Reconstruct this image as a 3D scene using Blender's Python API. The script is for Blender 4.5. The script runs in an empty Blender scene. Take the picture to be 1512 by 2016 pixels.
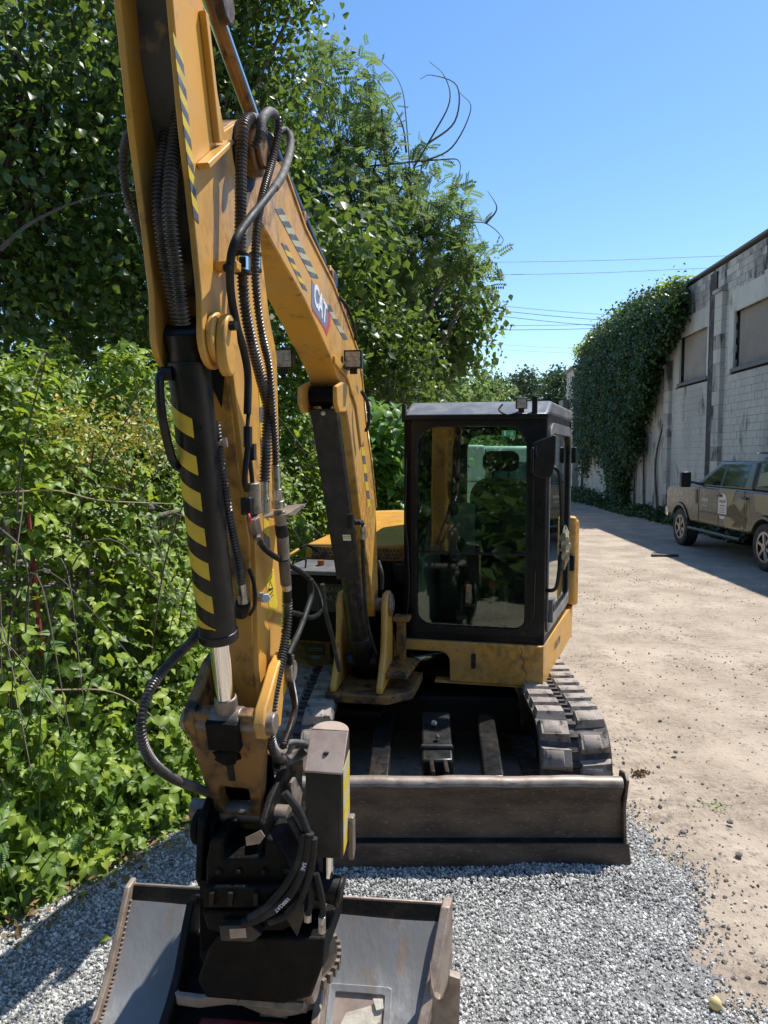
import bpy, bmesh, math, random
import numpy as np
from mathutils import Vector, Matrix, Euler, Quaternion
random.seed(7); RNG = np.random.default_rng(7)
scene = bpy.context.scene
COL = scene.collection
PI = math.pi
# ------------------------------------------------------------------ camera, sky, sun, exposure
CAM_H = 2.1; PITCH = math.radians(4.24); FPX = 1456.0
cd = bpy.data.cameras.new("camera"); cam = bpy.data.objects.new("camera", cd); COL.objects.link(cam)
cam.location = (0, 0, CAM_H); cam.rotation_euler = (PI/2 - PITCH, 0, 0)
cd.sensor_fit = 'VERTICAL'; cd.sensor_height = 36; cd.lens = 36*FPX/2016
cd.clip_start = 0.05; cd.clip_end = 1500
scene.camera = cam
TO_SUN = Vector((.45, .30, 1.0)).normalized()
world = bpy.data.worlds.new("World"); scene.world = world; world.use_nodes = True
wn = world.node_tree.nodes; wl = world.node_tree.links
sky = wn.new('ShaderNodeTexSky'); sky.sky_type = 'NISHITA'; sky.sun_disc = False
sky.sun_elevation = math.asin(TO_SUN.z); sky.sun_rotation = math.atan2(TO_SUN.x, TO_SUN.y)
sky.air_density = 1.0; sky.dust_density = 0.3; sky.ozone_density = 2.5; sky.altitude = 50
wn['Background'].inputs[1].default_value = 0.145
hs = wn.new('ShaderNodeHueSaturation'); hs.inputs['Saturation'].default_value = 1.18
wl.new(sky.outputs[0], hs.inputs['Color']); wl.new(hs.outputs[0], wn['Background'].inputs[0])
sl = bpy.data.lights.new("sun", 'SUN'); sl.energy = 4.8; sl.angle = math.radians(.53); sl.color = (1, .955, .88)
sun = bpy.data.objects.new("sun", sl); COL.objects.link(sun)
sun.rotation_euler = TO_SUN.to_track_quat('Z', 'Y').to_euler(); sun.location = TO_SUN*30
vs = scene.view_settings; vs.view_transform = 'Standard'; vs.look = 'None'; vs.gamma = 1; vs.exposure = 0.54
vs.use_curve_mapping = False
scene.cycles.max_bounces = 8; scene.cycles.transparent_max_bounces = 16
# ------------------------------------------------------------------ coordinate helpers
_c, _s = math.cos(PITCH), math.sin(PITCH)
def ray(px, py):
    x = (px-756)/FPX; y = (py-1008)/FPX
    return Vector((x, _c-y*_s, -(y*_c+_s)))
O = Vector((0, 0, CAM_H))
def W(px, py, Y): d = ray(px, py); return O + d*(Y/d.y)
def G(px, py, z=0.0): d = ray(px, py); return O + d*((z-CAM_H)/d.z)
# excavator frames: undercarriage, house, boom plane
CX, CY = .34, 5.6
PSU, PSH = math.radians(2.0), math.radians(12.0)
def rot2(r, b, a): return r*math.cos(a)+b*math.sin(a), -r*math.sin(a)+b*math.cos(a)
def U(r, b, z): x, y = rot2(r, b, PSU); return Vector((CX+x, CY+y, z))
def HS(r, b, z): x, y = rot2(r, b, PSH); return Vector((CX+x, CY+y, z))
BF = Vector((-.17, 4.45, 0)); BE = Vector((-.305, -1.95, 0)).normalized(); BN = Vector((-BE.y, BE.x, 0))
def BP(u, w, z): return BF + BE*u + BN*w + Vector((0, 0, z))
def B(px, py, w=0.0):                    # sight line met with the plane w of the boom
    d = ray(px, py); q = BF + BN*w
    k = ((q-O).dot(BN))/d.dot(BN); p = O + d*k
    return (p-BF).dot(BE), p.z
def B3(px, py, w=0.0): u, z = B(px, py, w); return BP(u, w, z)
# ------------------------------------------------------------------ materials
MATS = {}
def M(name, c, rough=.6, metal=0., c2=None, s=6., lo=.45, hi=.65, c3=None, s3=40., lo3=.6, hi3=.7, bump=0., bs=90., spec=.5, coat=0., stretch=None, rv=.12, grime=None):
    m = bpy.data.materials.new(name); m.use_nodes = True; MATS[name] = m
    n = m.node_tree.nodes; l = m.node_tree.links; b = n['Principled BSDF']
    b.inputs['Roughness'].default_value = rough; b.inputs['Metallic'].default_value = metal
    b.inputs['Specular IOR Level'].default_value = spec; b.inputs['Coat Weight'].default_value = coat
    b.inputs['Coat Roughness'].default_value = .15
    tc = n.new('ShaderNodeNewGeometry'); mp = n.new('ShaderNodeMapping'); l.new(tc.outputs['Position'], mp.inputs[0])
    if stretch: mp.inputs['Scale'].default_value = stretch
    def nz(sc, det=8, ro=.6):
        t = n.new('ShaderNodeTexNoise'); t.inputs['Scale'].default_value = sc; t.inputs['Detail'].default_value = det
        t.inputs['Roughness'].default_value = ro; l.new(mp.outputs[0], t.inputs[0]); return t
    def ramp(t, a, z):
        r = n.new('ShaderNodeMapRange'); r.inputs[1].default_value = a; r.inputs[2].default_value = z
        l.new(t.outputs[0], r.inputs[0]); return r
    col = None
    def mix(f, a, bb):
        x = n.new('ShaderNodeMix'); x.data_type = 'RGBA'; l.new(f.outputs[0], x.inputs[0])
        if hasattr(a, 'outputs'): l.new(a.outputs[2], x.inputs[6])
        else: x.inputs[6].default_value = (*a, 1)
        x.inputs[7].default_value = (*bb, 1); return x
    if c2: col = mix(ramp(nz(s), lo, hi), c, c2)
    if c3: col = mix(ramp(nz(s3, 4), lo3, hi3), col if col else c, c3)
    if grime:
        ga = ramp(nz(1.7, 3), .46, .66); gb = ramp(nz(22, 6, .7), .42, .62); gm = n.new('ShaderNodeMath'); gm.operation = 'MULTIPLY'
        l.new(ga.outputs[0], gm.inputs[0]); l.new(gb.outputs[0], gm.inputs[1]); col = mix(gm, col if col else c, grime)
    if col: l.new(col.outputs[2], b.inputs['Base Color'])
    else: b.inputs['Base Color'].default_value = (*c, 1)
    if rv:
        r = ramp(nz(s*2.3), .3, .7); r.inputs[3].default_value = max(0, rough-rv); r.inputs[4].default_value = min(1, rough+rv)
        l.new(r.outputs[0], b.inputs['Roughness'])
    if bump:
        bp = n.new('ShaderNodeBump'); bp.inputs['Strength'].default_value = min(1, bump); bp.inputs['Distance'].default_value = .01*max(1, bump)
        l.new(nz(bs).outputs[0], bp.inputs['Height']); l.new(bp.outputs[0], b.inputs['Normal'])
    return m
M('yellow', (.61, .30, .038), .45, c2=(.50, .295, .095), s=3.2, lo=.40, hi=.68, c3=(.16, .085, .03), s3=16, lo3=.63, hi3=.78, bump=.10, bs=30, stretch=(1, 1, .8), grime=(.20, .11, .04))
M('yellow_grimy', (.54, .265, .036), .5, c2=(.38, .20, .055), s=4, lo=.40, hi=.62, c3=(.05, .03, .018), s3=9, lo3=.56, hi3=.72, bump=.15, bs=40, stretch=(1, 1, .75), grime=(.03, .02, .014))
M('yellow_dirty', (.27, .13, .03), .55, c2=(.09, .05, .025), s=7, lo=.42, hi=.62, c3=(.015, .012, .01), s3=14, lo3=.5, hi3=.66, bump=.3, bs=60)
M('yellow_clean', (.56, .275, .04), .35, c2=(.5, .27, .06), s=4)
M('greasy', (.004, .0036, .0034), .55, c2=(.018, .013, .009), s=9, lo=.55, hi=.8, bump=.5, bs=70, spec=.16)
M('black_paint', (.009, .009, .010), .34, c2=(.025, .022, .02), s=8, lo=.55, hi=.75, bump=.03, spec=.32, grime=(.05, .04, .03))
M('cab_black', (.007, .007, .009), .33, c2=(.02, .019, .02), s=5, lo=.5, hi=.8, spec=.3)
M('roof_grey', (.11, .11, .115), .42, c2=(.19, .185, .18), s=6)
M('rubber', (.011, .0105, .0105), .62, spec=.3, c2=(.05, .045, .042), s=12, lo=.5, hi=.75, bump=.1)
M('hose_dusty', (.030, .026, .024), .42, c2=(.13, .10, .085), s=10, lo=.42, hi=.68)
M('sleeve_grey', (.055, .05, .046), .7, c2=(.13, .12, .11), s=14, bump=.3, bs=250)
M('chrome', (.75, .74, .72), .10, metal=1, rv=0)
M('zinc', (.42, .40, .36), .35, metal=.9, c2=(.2, .17, .14), s=30)
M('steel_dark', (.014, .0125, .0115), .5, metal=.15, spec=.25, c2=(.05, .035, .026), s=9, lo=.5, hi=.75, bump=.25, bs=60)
M('steel_worn', (.19, .15, .125), .45, metal=.4, c2=(.30, .25, .20), s=14, c3=(.07, .045, .03), s3=20, bump=.15)
M('blade', (.12, .085, .062), .5, metal=.3, c2=(.052, .036, .030), s=5, lo=.4, hi=.62, c3=(.20, .165, .14), s3=55, lo3=.58, hi3=.72, bump=.2, bs=45, stretch=(.6, 1, 2.2))
M('blade_edge', (.30, .25, .21), .5, metal=.25, c2=(.18, .13, .10), s=9)
M('bucket_grey', (.205, .203, .20), .52, metal=.1, c2=(.235, .24, .25), s=4, lo=.4, hi=.66, c3=(.27, .17, .10), s3=7, lo3=.56, hi3=.76, bump=.2, bs=25, stretch=(1.6, .7, .7), grime=(.52, .50, .47))
M('bucket_edge', (.34, .27, .215), .5, metal=.3, c2=(.21, .15, .115), s=12, bump=.12)
M('rust_top', (.42, .33, .27), .5, metal=.2, c2=(.30, .22, .19), s=10, c3=(.30, .12, .06), s3=14, lo3=.6, hi3=.74, stretch=(1, 1, 1))
M('cover_dark', (.022, .020, .018), .5, c2=(.05, .042, .034), s=6, spec=.3, grime=(.09, .07, .05))
M('red_paint', (.22, .012, .014), .5, c2=(.07, .01, .01), s=12)
M('stripe_yellow', (.62, .43, .03), .45, c2=(.47, .35, .05), s=18)
M('stripe_grey', (.075, .078, .085), .5, c2=(.14, .14, .14), s=18)
M('stripe_black', (.02, .017, .014), .5)
M('dust_white', (.5, .5, .48), .6)
M('decal_white', (.72, .74, .78), .45)
M('decal_grey', (.16, .19, .26), .5)
M('decal_red', (.45, .06, .06), .5)
M('decal_black', (.015, .015, .016), .5)
M('decal_green', (.02, .45, .10), .5)
M('track_rubber', (.30, .255, .215), .75, c2=(.19, .16, .14), s=9, c3=(.045, .04, .037), s3=18, lo3=.56, hi3=.7, bump=.25, bs=60)
M('track_belt', (.05, .045, .042), .8, c2=(.13, .11, .095), s=12, bump=.3)
M('lens', (.42, .40, .36), .12, c2=(.22, .21, .2), s=60)
M('seat', (.014, .014, .015), .8, bump=.2, bs=200)
M('interior', (.03, .032, .033), .6)
M('interior_grey', (.22, .23, .23), .55)
M('red_plastic', (.5, .03, .02), .4)
M('copper', (.35, .13, .05), .5, metal=.5)
M('paper', (.62, .57, .47), .8, c2=(.5, .44, .34), s=20, bump=.3, bs=40)
M('bag', (.42, .36, .22), .55, c2=(.26, .2, .1), s=20, bump=.4, bs=60)
M('warn_yellow', (.68, .50, .03), .5)
M('concrete', (.52, .495, .42), .85, c2=(.38, .36, .315), s=.9, lo=.4, hi=.65, c3=(.085, .075, .065), s3=1.7, lo3=.56, hi3=.69, bump=.3, bs=18, stretch=(1, 1, .42))
M('concrete_stained', (.46, .435, .375), .85, c2=(.26, .24, .21), s=1.6, lo=.36, hi=.6, c3=(.05, .044, .038), s3=2.4, lo3=.52, hi3=.64, bump=.3, bs=18, stretch=(1, 1, .35))
M('mortar', (.36, .34, .295), .9, c2=(.16, .15, .13), s=1.3)
M('render_pale', (.52, .50, .43), .8, c2=(.42, .40, .34), s=1.2, bump=.1, bs=20, c3=(.12, .11, .09), s3=2.2, lo3=.62, hi3=.74, stretch=(1, 1, .4))
M('downpipe_stain', (.05, .043, .038), .85, c2=(.13, .12, .10), s=3, lo=.5, hi=.7, bump=.3, bs=20)
M('board', (.33, .285, .235), .75, c2=(.25, .22, .18), s=1.2)
M('recess_dark', (.10, .088, .075), .6, c2=(.035, .03, .026), s=7, c3=(.30, .19, .09), s3=5, lo3=.58, hi3=.64, bump=.3)  # dark grey-brown with blacker and tan patches, for the plate in the stick recess
M('stripe_pale', (.45, .40, .22), .5, c2=(.36, .33, .25), s=14)
M('roof_edge', (.13, .125, .115), .7)
M('truck_olive', (.075, .067, .036), .32, c2=(.095, .082, .046), s=3, coat=.4)
M('truck_camo', (.20, .17, .068), .35, coat=.3)
M('truck_dark', (.015, .016, .017), .35)
M('truck_glass', (.012, .018, .016), .06, spec=.8, rv=0)
M('truck_rim', (.34, .31, .28), .35, metal=.8)
M('tyre', (.02, .019, .018), .75, c2=(.055, .05, .044), s=12)
M('badge', (.62, .6, .54), .5)
M('white_paint', (.72, .73, .72), .4, c2=(.62, .62, .6), s=2)
M('bark', (.10, .085, .07), .9, c2=(.05, .042, .034), s=14, bump=.6, bs=40, stretch=(1, 1, .3))
M('twig', (.13, .105, .085), .85, c2=(.08, .06, .045), s=20)
M('dry_stalk', (.42, .34, .21), .8, c2=(.3, .22, .12), s=20)
M('red_cane', (.24, .04, .03), .6)
M('wire', (.04, .04, .045), .6)
M('galv', (.16, .15, .14), .55, metal=.5, c2=(.12, .07, .045), s=20)
M('lemon', (.66, .52, .20), .6, c2=(.6, .48, .24), s=25, bump=.1)
M('rock', (.17, .15, .13), .9, c2=(.27, .24, .20), s=9, bump=.5, bs=30)

def glass_mat(name, tint, refl=1.0):
    m = bpy.data.materials.new(name); m.use_nodes = True; MATS[name] = m
    n = m.node_tree.nodes; l = m.node_tree.links; n.remove(n['Principled BSDF'])
    t = n.new('ShaderNodeBsdfTransparent'); t.inputs[0].default_value = (*tint, 1)
    g = n.new('ShaderNodeBsdfGlossy'); g.inputs['Roughness'].default_value = .015; g.inputs[0].default_value = (.95, 1, .97, 1)
    d = n.new('ShaderNodeBsdfDiffuse'); d.inputs[0].default_value = (.5, .55, .5, 1)
    tc = n.new('ShaderNodeTexCoord'); nz = n.new('ShaderNodeTexNoise'); nz.inputs['Scale'].default_value = 5; nz.inputs['Detail'].default_value = 9
    l.new(tc.outputs['Object'], nz.inputs[0])
    mr = n.new('ShaderNodeMapRange'); mr.inputs[1].default_value = .45; mr.inputs[2].default_value = .8; mr.inputs[3].default_value = .002; mr.inputs[4].default_value = .022
    l.new(nz.outputs[0], mr.inputs[0])
    fr = n.new('ShaderNodeFresnel'); fr.inputs[0].default_value = 1.62
    ad = n.new('ShaderNodeMath'); ad.operation = 'MULTIPLY_ADD'; ad.inputs[1].default_value = refl; ad.inputs[2].default_value = .005; l.new(fr.outputs[0], ad.inputs[0])
    a = n.new('ShaderNodeMixShader'); l.new(mr.outputs[0], a.inputs[0]); l.new(t.outputs[0], a.inputs[1]); l.new(d.outputs[0], a.inputs[2])
    b = n.new('ShaderNodeMixShader'); l.new(ad.outputs[0], b.inputs[0]); l.new(a.outputs[0], b.inputs[1]); l.new(g.outputs[0], b.inputs[2])
    l.new(b.outputs[0], n['Material Output'].inputs[0]); return m
glass_mat('cab_glass', (.74, .86, .79), .85)
glass_mat('cab_glass_side', (.40, .46, .46), 1.2)

def leaf_mat(name, cols, trans=(.16, .26, .03), tw=.38, rough=.42, spec=.45):
    m = bpy.data.materials.new(name); m.use_nodes = True; MATS[name] = m
    n = m.node_tree.nodes; l = m.node_tree.links; b = n['Principled BSDF']
    at = n.new('ShaderNodeAttribute'); at.attribute_name = 'rnd'
    cr = n.new('ShaderNodeValToRGB'); e = cr.color_ramp.elements
    while len(e) < len(cols): e.new(.5)
    for i, c in enumerate(cols): e[i].position = i/(len(cols)-1); e[i].color = (*c, 1)
    l.new(at.outputs['Fac'], cr.inputs[0]); l.new(cr.outputs[0], b.inputs['Base Color'])
    b.inputs['Roughness'].default_value = rough; b.inputs['Specular IOR Level'].default_value = spec
    t = n.new('ShaderNodeBsdfTranslucent')
    mx = n.new('ShaderNodeMix'); mx.data_type = 'RGBA'; mx.inputs[0].default_value = .6; l.new(cr.outputs[0], mx.inputs[6]); mx.inputs[7].default_value = (*trans, 1)
    l.new(mx.outputs[2], t.inputs[0])
    s = n.new('ShaderNodeMixShader'); s.inputs[0].default_value = tw
    l.new(b.outputs[0], s.inputs[1]); l.new(t.outputs[0], s.inputs[2]); l.new(s.outputs[0], n['Material Output'].inputs[0])
    return m
leaf_mat('leaf_bramble', [(.05, .10, .016), (.125, .205, .026), (.21, .31, .032), (.32, .40, .055)], (.54, .68, .05), .38, .46, .4)
leaf_mat('leaf_tree', [(.020, .048, .010), (.04, .085, .016), (.07, .13, .022), (.12, .18, .038)], (.28, .40, .05), .36, .4, .45)
leaf_mat('leaf_locust', [(.05, .095, .032), (.085, .15, .042), (.12, .195, .055), (.17, .19, .075)], (.32, .44, .10), .45, .6, .2)
leaf_mat('leaf_far', [(.03, .06, .03), (.045, .085, .04), (.07, .115, .05)], (.12, .2, .06), .3, .6, .3)
leaf_mat('leaf_ivy', [(.012, .034, .010), (.022, .055, .014), (.035, .08, .018), (.07, .12, .026)], (.12, .2, .03), .25, .4, .45)
leaf_mat('leaf_fern', [(.08, .17, .025), (.12, .23, .035), (.17, .29, .05)], (.18, .36, .04), .36)
leaf_mat('leaf_yellow', [(.15, .26, .03), (.24, .30, .035), (.38, .34, .04), (.42, .22, .03)], (.36, .30, .04), .35)
leaf_mat('leaf_knot', [(.06, .15, .02), (.09, .20, .03), (.13, .26, .04)], (.26, .44, .05), .42)
leaf_mat('litter', [(.20, .13, .06), (.30, .21, .10), (.12, .085, .045), (.36, .29, .16)], (.2, .15, .05), .15, .8, .2)

# ------------------------------------------------------------------ mesh helpers
class MB:
    def __init__(s): s.v = []; s.f = []; s.mi = []
    def add(s, vs, fs, mi=0):
        o = len(s.v); s.v += [tuple(v) for v in vs]
        for f in fs: s.f.append(tuple(i+o for i in f)); s.mi.append(mi)
    def prism(s, pts, d, mi=0):
        pts = [Vector(p) for p in pts]; d = Vector(d); n = len(pts)
        s.add(pts + [p+d for p in pts], [tuple(range(n))[::-1], tuple(range(n, 2*n))] + [(i, (i+1) % n, n+(i+1) % n, n+i) for i in range(n)], mi)
    def hexa(s, b, t, mi=0):        # bottom 4, top 4
        s.add(list(b)+list(t), [(3, 2, 1, 0), (4, 5, 6, 7), (0, 1, 5, 4), (1, 2, 6, 5), (2, 3, 7, 6), (3, 0, 4, 7)], mi)
    def boxf(s, F, a0, a1, b0, b1, c0, c1, mi=0):
        s.hexa([F(a0, b0, c0), F(a1, b0, c0), F(a1, b1, c0), F(a0, b1, c0)], [F(a0, b0, c1), F(a1, b0, c1), F(a1, b1, c1), F(a0, b1, c1)], mi)
    def box(s, x0, x1, y0, y1, z0, z1, mi=0): s.boxf(lambda a, b, c: Vector((a, b, c)), x0, x1, y0, y1, z0, z1, mi)
    def obox(s, c, ax, ay, az, mi=0):   # oriented box, half axes
        c = Vector(c); ax, ay, az = Vector(ax), Vector(ay), Vector(az)
        s.hexa([c-ax-ay-az, c+ax-ay-az, c+ax+ay-az, c-ax+ay-az], [c-ax-ay+az, c+ax-ay+az, c+ax+ay+az, c-ax+ay+az], mi)
    def tube(s, path, r, n=10, mi=0, caps=True, closed=False):
        path = [Vector(p) for p in path]; m = len(path)
        rr = r if hasattr(r, '__len__') else [r]*m
        T = []
        for i in range(m):
            a = path[max(i-1, 0)]; b = path[min(i+1, m-1)]
            t = (b-a); T.append(t.normalized() if t.length > 1e-9 else Vector((0, 0, 1)))
        up = Vector((0, 0, 1)) if abs(T[0].z) < .9 else Vector((1, 0, 0))
        x = T[0].cross(up).normalized(); o = len(s.v)
        for i in range(m):
            x = (x - T[i]*x.dot(T[i])).normalized(); y = T[i].cross(x)
            for k in range(n):
                a = 2*PI*k/n; s.v.append(tuple(path[i] + (x*math.cos(a)+y*math.sin(a))*rr[i]))
        for i in range(m-1):
            for k in range(n):
                s.f.append((o+i*n+k, o+i*n+(k+1) % n, o+(i+1)*n+(k+1) % n, o+(i+1)*n+k)); s.mi.append(mi)
        if caps:
            s.f.append(tuple(o+k for k in range(n))[::-1]); s.mi.append(mi)
            s.f.append(tuple(o+(m-1)*n+k for k in range(n))); s.mi.append(mi)
    def cyl(s, a, b, r, r2=None, n=20, mi=0): s.tube([a, b], [r, r if r2 is None else r2], n, mi)
    def ring(s, outer, inner, d, mi=0):   # plate with a hole; loops of equal length
        n = len(outer); d = Vector(d); o = [Vector(p) for p in outer]; i = [Vector(p) for p in inner]
        vs = o+i+[p+d for p in o]+[p+d for p in i]; fs = []
        for k in range(n):
            j = (k+1) % n
            fs += [(k, j, n+j, n+k), (2*n+k, 3*n+k, 3*n+j, 2*n+j), (k, 2*n+k, 2*n+j, j), (n+k, n+j, 3*n+j, 3*n+k)]
        s.add(vs, fs, mi)
    def ball(s, c, r, n=8, mi=0, sc=(1, 1, 1), jit=0.):
        c = Vector(c); vs = []; fs = []
        for i in range(n+1):
            for k in range(2*n):
                th = PI*i/n; ph = PI*k/n; q = 1+random.uniform(-jit, jit)
                vs.append(c+Vector((math.sin(th)*math.cos(ph)*sc[0], math.sin(th)*math.sin(ph)*sc[1], math.cos(th)*sc[2]))*r*q)
        for i in range(n):
            for k in range(2*n):
                fs.append((i*2*n+k, i*2*n+(k+1) % (2*n), (i+1)*2*n+(k+1) % (2*n), (i+1)*2*n+k))
        s.add(vs, fs, mi)
    def mesh(s, name, mats, smooth=35):
        me = bpy.data.meshes.new(name); me.from_pydata(s.v, [], s.f)
        for m in (mats if isinstance(mats, (list, tuple)) else [mats]): me.materials.append(MATS[m] if isinstance(m, str) else m)
        me.polygons.foreach_set('material_index', s.mi)
        bm = bmesh.new(); bm.from_mesh(me); bmesh.ops.remove_doubles(bm, verts=bm.verts, dist=1e-6)
        bmesh.ops.recalc_face_normals(bm, faces=bm.faces); bm.to_mesh(me); bm.free()
        if smooth: me.polygons.foreach_set('use_smooth', [True]*len(me.polygons)); me.set_sharp_from_angle(angle=math.radians(smooth))
        me.update(); return me
    def build(s, name, mats, parent=None, bevel=0, smooth=35, seg=2):
        return link(name, s.mesh(name, mats, smooth), parent, bevel, seg)
def link(name, me, parent=None, bevel=0, seg=2):
    o = bpy.data.objects.new(name, me); COL.objects.link(o)
    if parent:
        o.parent = parent
        if parent.type == 'EMPTY': o.matrix_parent_inverse = Matrix.Translation(-parent.location)
    if bevel:
        md = o.modifiers.new('bevel', 'BEVEL'); md.width = bevel; md.segments = seg; md.limit_method = 'ANGLE'; md.angle_limit = math.radians(38)
    return o
def tag(o, label=None, cat=None, group=None, kind=None):
    if label: o['label'] = label
    if cat: o['category'] = cat
    if group: o['group'] = group
    if kind: o['kind'] = kind
    return o
def thing(name, label, cat, loc=(0, 0, 0), group=None):
    o = bpy.data.objects.new(name, None); COL.objects.link(o); o.location = loc; o.empty_display_size = .2
    return tag(o, label, cat, group)
def spline(pts, n=10):
    pts = [Vector(p) for p in pts]; q = [pts[0]*2-pts[1]] + pts + [pts[-1]*2-pts[-2]]; out = []
    for i in range(1, len(q)-2):
        a, b, c, d = q[i-1], q[i], q[i+1], q[i+2]
        for k in range(n):
            t = k/n
            out.append(.5*((2*b)+(c-a)*t+(2*a-5*b+4*c-d)*t*t+(3*b-a-3*c+d)*t**3))
    out.append(pts[-1]); return out
def resample(path, step):
    L = [0]
    for a, b in zip(path, path[1:]): L.append(L[-1]+(b-a).length)
    n = max(2, int(L[-1]/step)); out = []; j = 0
    for i in range(n+1):
        t = L[-1]*i/n
        while j < len(L)-2 and L[j+1] < t: j += 1
        f = (t-L[j])/max(1e-9, L[j+1]-L[j]); out.append(path[j].lerp(path[j+1], min(1, f)))
    return out
def rrect(x0, x1, z0, z1, r, n=6):      # corner radii tl tr br bl ; returns (x,z) list
    r = r if hasattr(r, '__len__') else (r,)*4; P = []
    for (cx, cz, a0), rad in zip([(x0, z1, PI), (x1, z1, PI/2), (x1, z0, 0), (x0, z0, -PI/2)], r):
        sx = 1 if cx == x0 else -1; sz = -1 if cz == z1 else 1
        for k in range(n+1):
            a = a0-(PI/2)*k/n; P.append((cx+sx*rad+rad*math.cos(a), cz+sz*rad+rad*math.sin(a)))
    return P
def text(name, body, size, origin, right, up, mat, parent, ext=.0008, align='CENTER', bold=0., sx=1.):
    cu = bpy.data.curves.new(name, 'FONT'); cu.body = body; cu.size = size; cu.extrude = ext; cu.align_x = align; cu.align_y = 'CENTER'; cu.offset = bold
    cu.resolution_u = 3
    t = bpy.data.objects.new(name, cu); COL.objects.link(t)
    dg = bpy.context.evaluated_depsgraph_get(); me = bpy.data.meshes.new_from_object(t.evaluated_get(dg))
    bpy.data.objects.remove(t); bpy.data.curves.remove(cu); me.name = name
    r = Vector(right).normalized(); u = Vector(up).normalized(); nn = r.cross(u).normalized(); u = nn.cross(r)
    R = Matrix((r*sx, u, nn)).transposed().to_4x4(); R.translation = Vector(origin); me.transform(R)
    me.materials.clear(); me.materials.append(MATS[mat]); return link(name, me, parent)
def np_mesh(name, V, F, mat, parent=None, rnd=None):
    me = bpy.data.meshes.new(name); V = np.asarray(V, np.float32); F = np.asarray(F, np.int32); k = F.shape[1]
    me.vertices.add(len(V)); me.vertices.foreach_set('co', V.ravel())
    me.loops.add(F.size); me.loops.foreach_set('vertex_index', F.ravel())
    me.polygons.add(len(F)); me.polygons.foreach_set('loop_start', np.arange(0, F.size, k, dtype=np.int32)); me.polygons.foreach_set('loop_total', np.full(len(F), k, np.int32))
    if rnd is not None:
        a = me.attributes.new('rnd', 'FLOAT', 'FACE'); a.data.foreach_set('value', np.asarray(rnd, np.float32))
    me.materials.append(MATS[mat] if isinstance(mat, str) else mat); me.update(calc_edges=True); me.validate()
    return me if parent is False else link(name, me, parent)
# ---- leaves
def leaflet(L=1., w=.42, fold=.10, droop=-.10, o=(0, 0, 0), a=0.):
    v = np.array([[0, 0, 0], [w*.8, .28*L, fold], [w, .52*L, fold], [0, .45*L, 0], [0, L, droop], [-w, .52*L, fold], [-w*.8, .28*L, fold]])
    ca, sa = math.cos(a), math.sin(a); R = np.array([[ca, -sa, 0], [sa, ca, 0], [0, 0, 1]])
    f = [[0, 1, 3], [1, 2, 3], [2, 4, 3], [4, 5, 3], [5, 6, 3], [6, 0, 3]]
    return v@R.T+np.array(o), np.array(f)
def leaf4(L=1., w=.40, fold=.09, droop=-.12, o=(0, 0, 0), a=0.):
    v = np.array([[0, 0, 0], [w, .42*L, fold], [0, L, droop], [-w, .42*L, fold]])
    ca, sa = math.cos(a), math.sin(a); R = np.array([[ca, -sa, 0], [sa, ca, 0], [0, 0, 1]])
    return v@R.T+np.array(o), np.array([[0, 1, 2], [0, 2, 3]])
def join(ts):
    V = []; F = []; n = 0
    for v, f in ts: V.append(v); F.append(f+n); n += len(v)
    return np.vstack(V), np.vstack(F)
T_BROAD = leaflet(1, .36, .14, -.22)
T_POPLAR = leaflet(1, .42, .13, -.26)
T_QUAD = leaf4()
T_TRI = join([leaflet(.95, .33, .12, -.2, (0, .25, 0)), leaflet(.82, .29, .12, -.22, (.05, .2, 0), -1.25), leaflet(.82, .29, .12, -.22, (-.05, .2, 0), 1.25)])
T_PIN = join([leaf4(.34, .085, .02, -.03, (0, .16*i, -.02*i*i*.2), s*1.15) for i in range(1, 7) for s in (-1, 1)] + [leaf4(.34, .085, .02, -.03, (0, 1.0, -.1), 0)])
T_FERN = join([leaf4(.42*(1-i/13), .05, .01, -.03, (0, .085*i, -.0025*i*i), s*1.2) for i in range(1, 12) for s in (-1, 1)] + [leaf4(1., .012, 0, -.25, (0, 0, 0), 0)])
def unit(a): return a/np.maximum(np.linalg.norm(a, axis=1, keepdims=True), 1e-9)
def leaves(name, P, N, size, T, mat, parent=None, droop=.5, rnd=None):
    P = np.asarray(P, float); n = len(P); N = unit(np.asarray(N, float)); size = np.broadcast_to(size, (n,))
    t = RNG.normal(size=(n, 3)); t[:, 2] -= droop; t -= N*(t*N).sum(1, keepdims=True); t = unit(t); x = np.cross(t, N)
    tv, tf = T; k = len(tv)
    V = P[:, None, :] + size[:, None, None]*(tv[None, :, 0:1]*x[:, None, :]+tv[None, :, 1:2]*t[:, None, :]+tv[None, :, 2:3]*N[:, None, :])
    F = tf[None]+(np.arange(n)*k)[:, None, None]
    r = RNG.random(n) if rnd is None else rnd
    return np_mesh(name, V.reshape(-1, 3), F.reshape(-1, 3), mat, parent, np.repeat(r, len(tf)))
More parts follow.
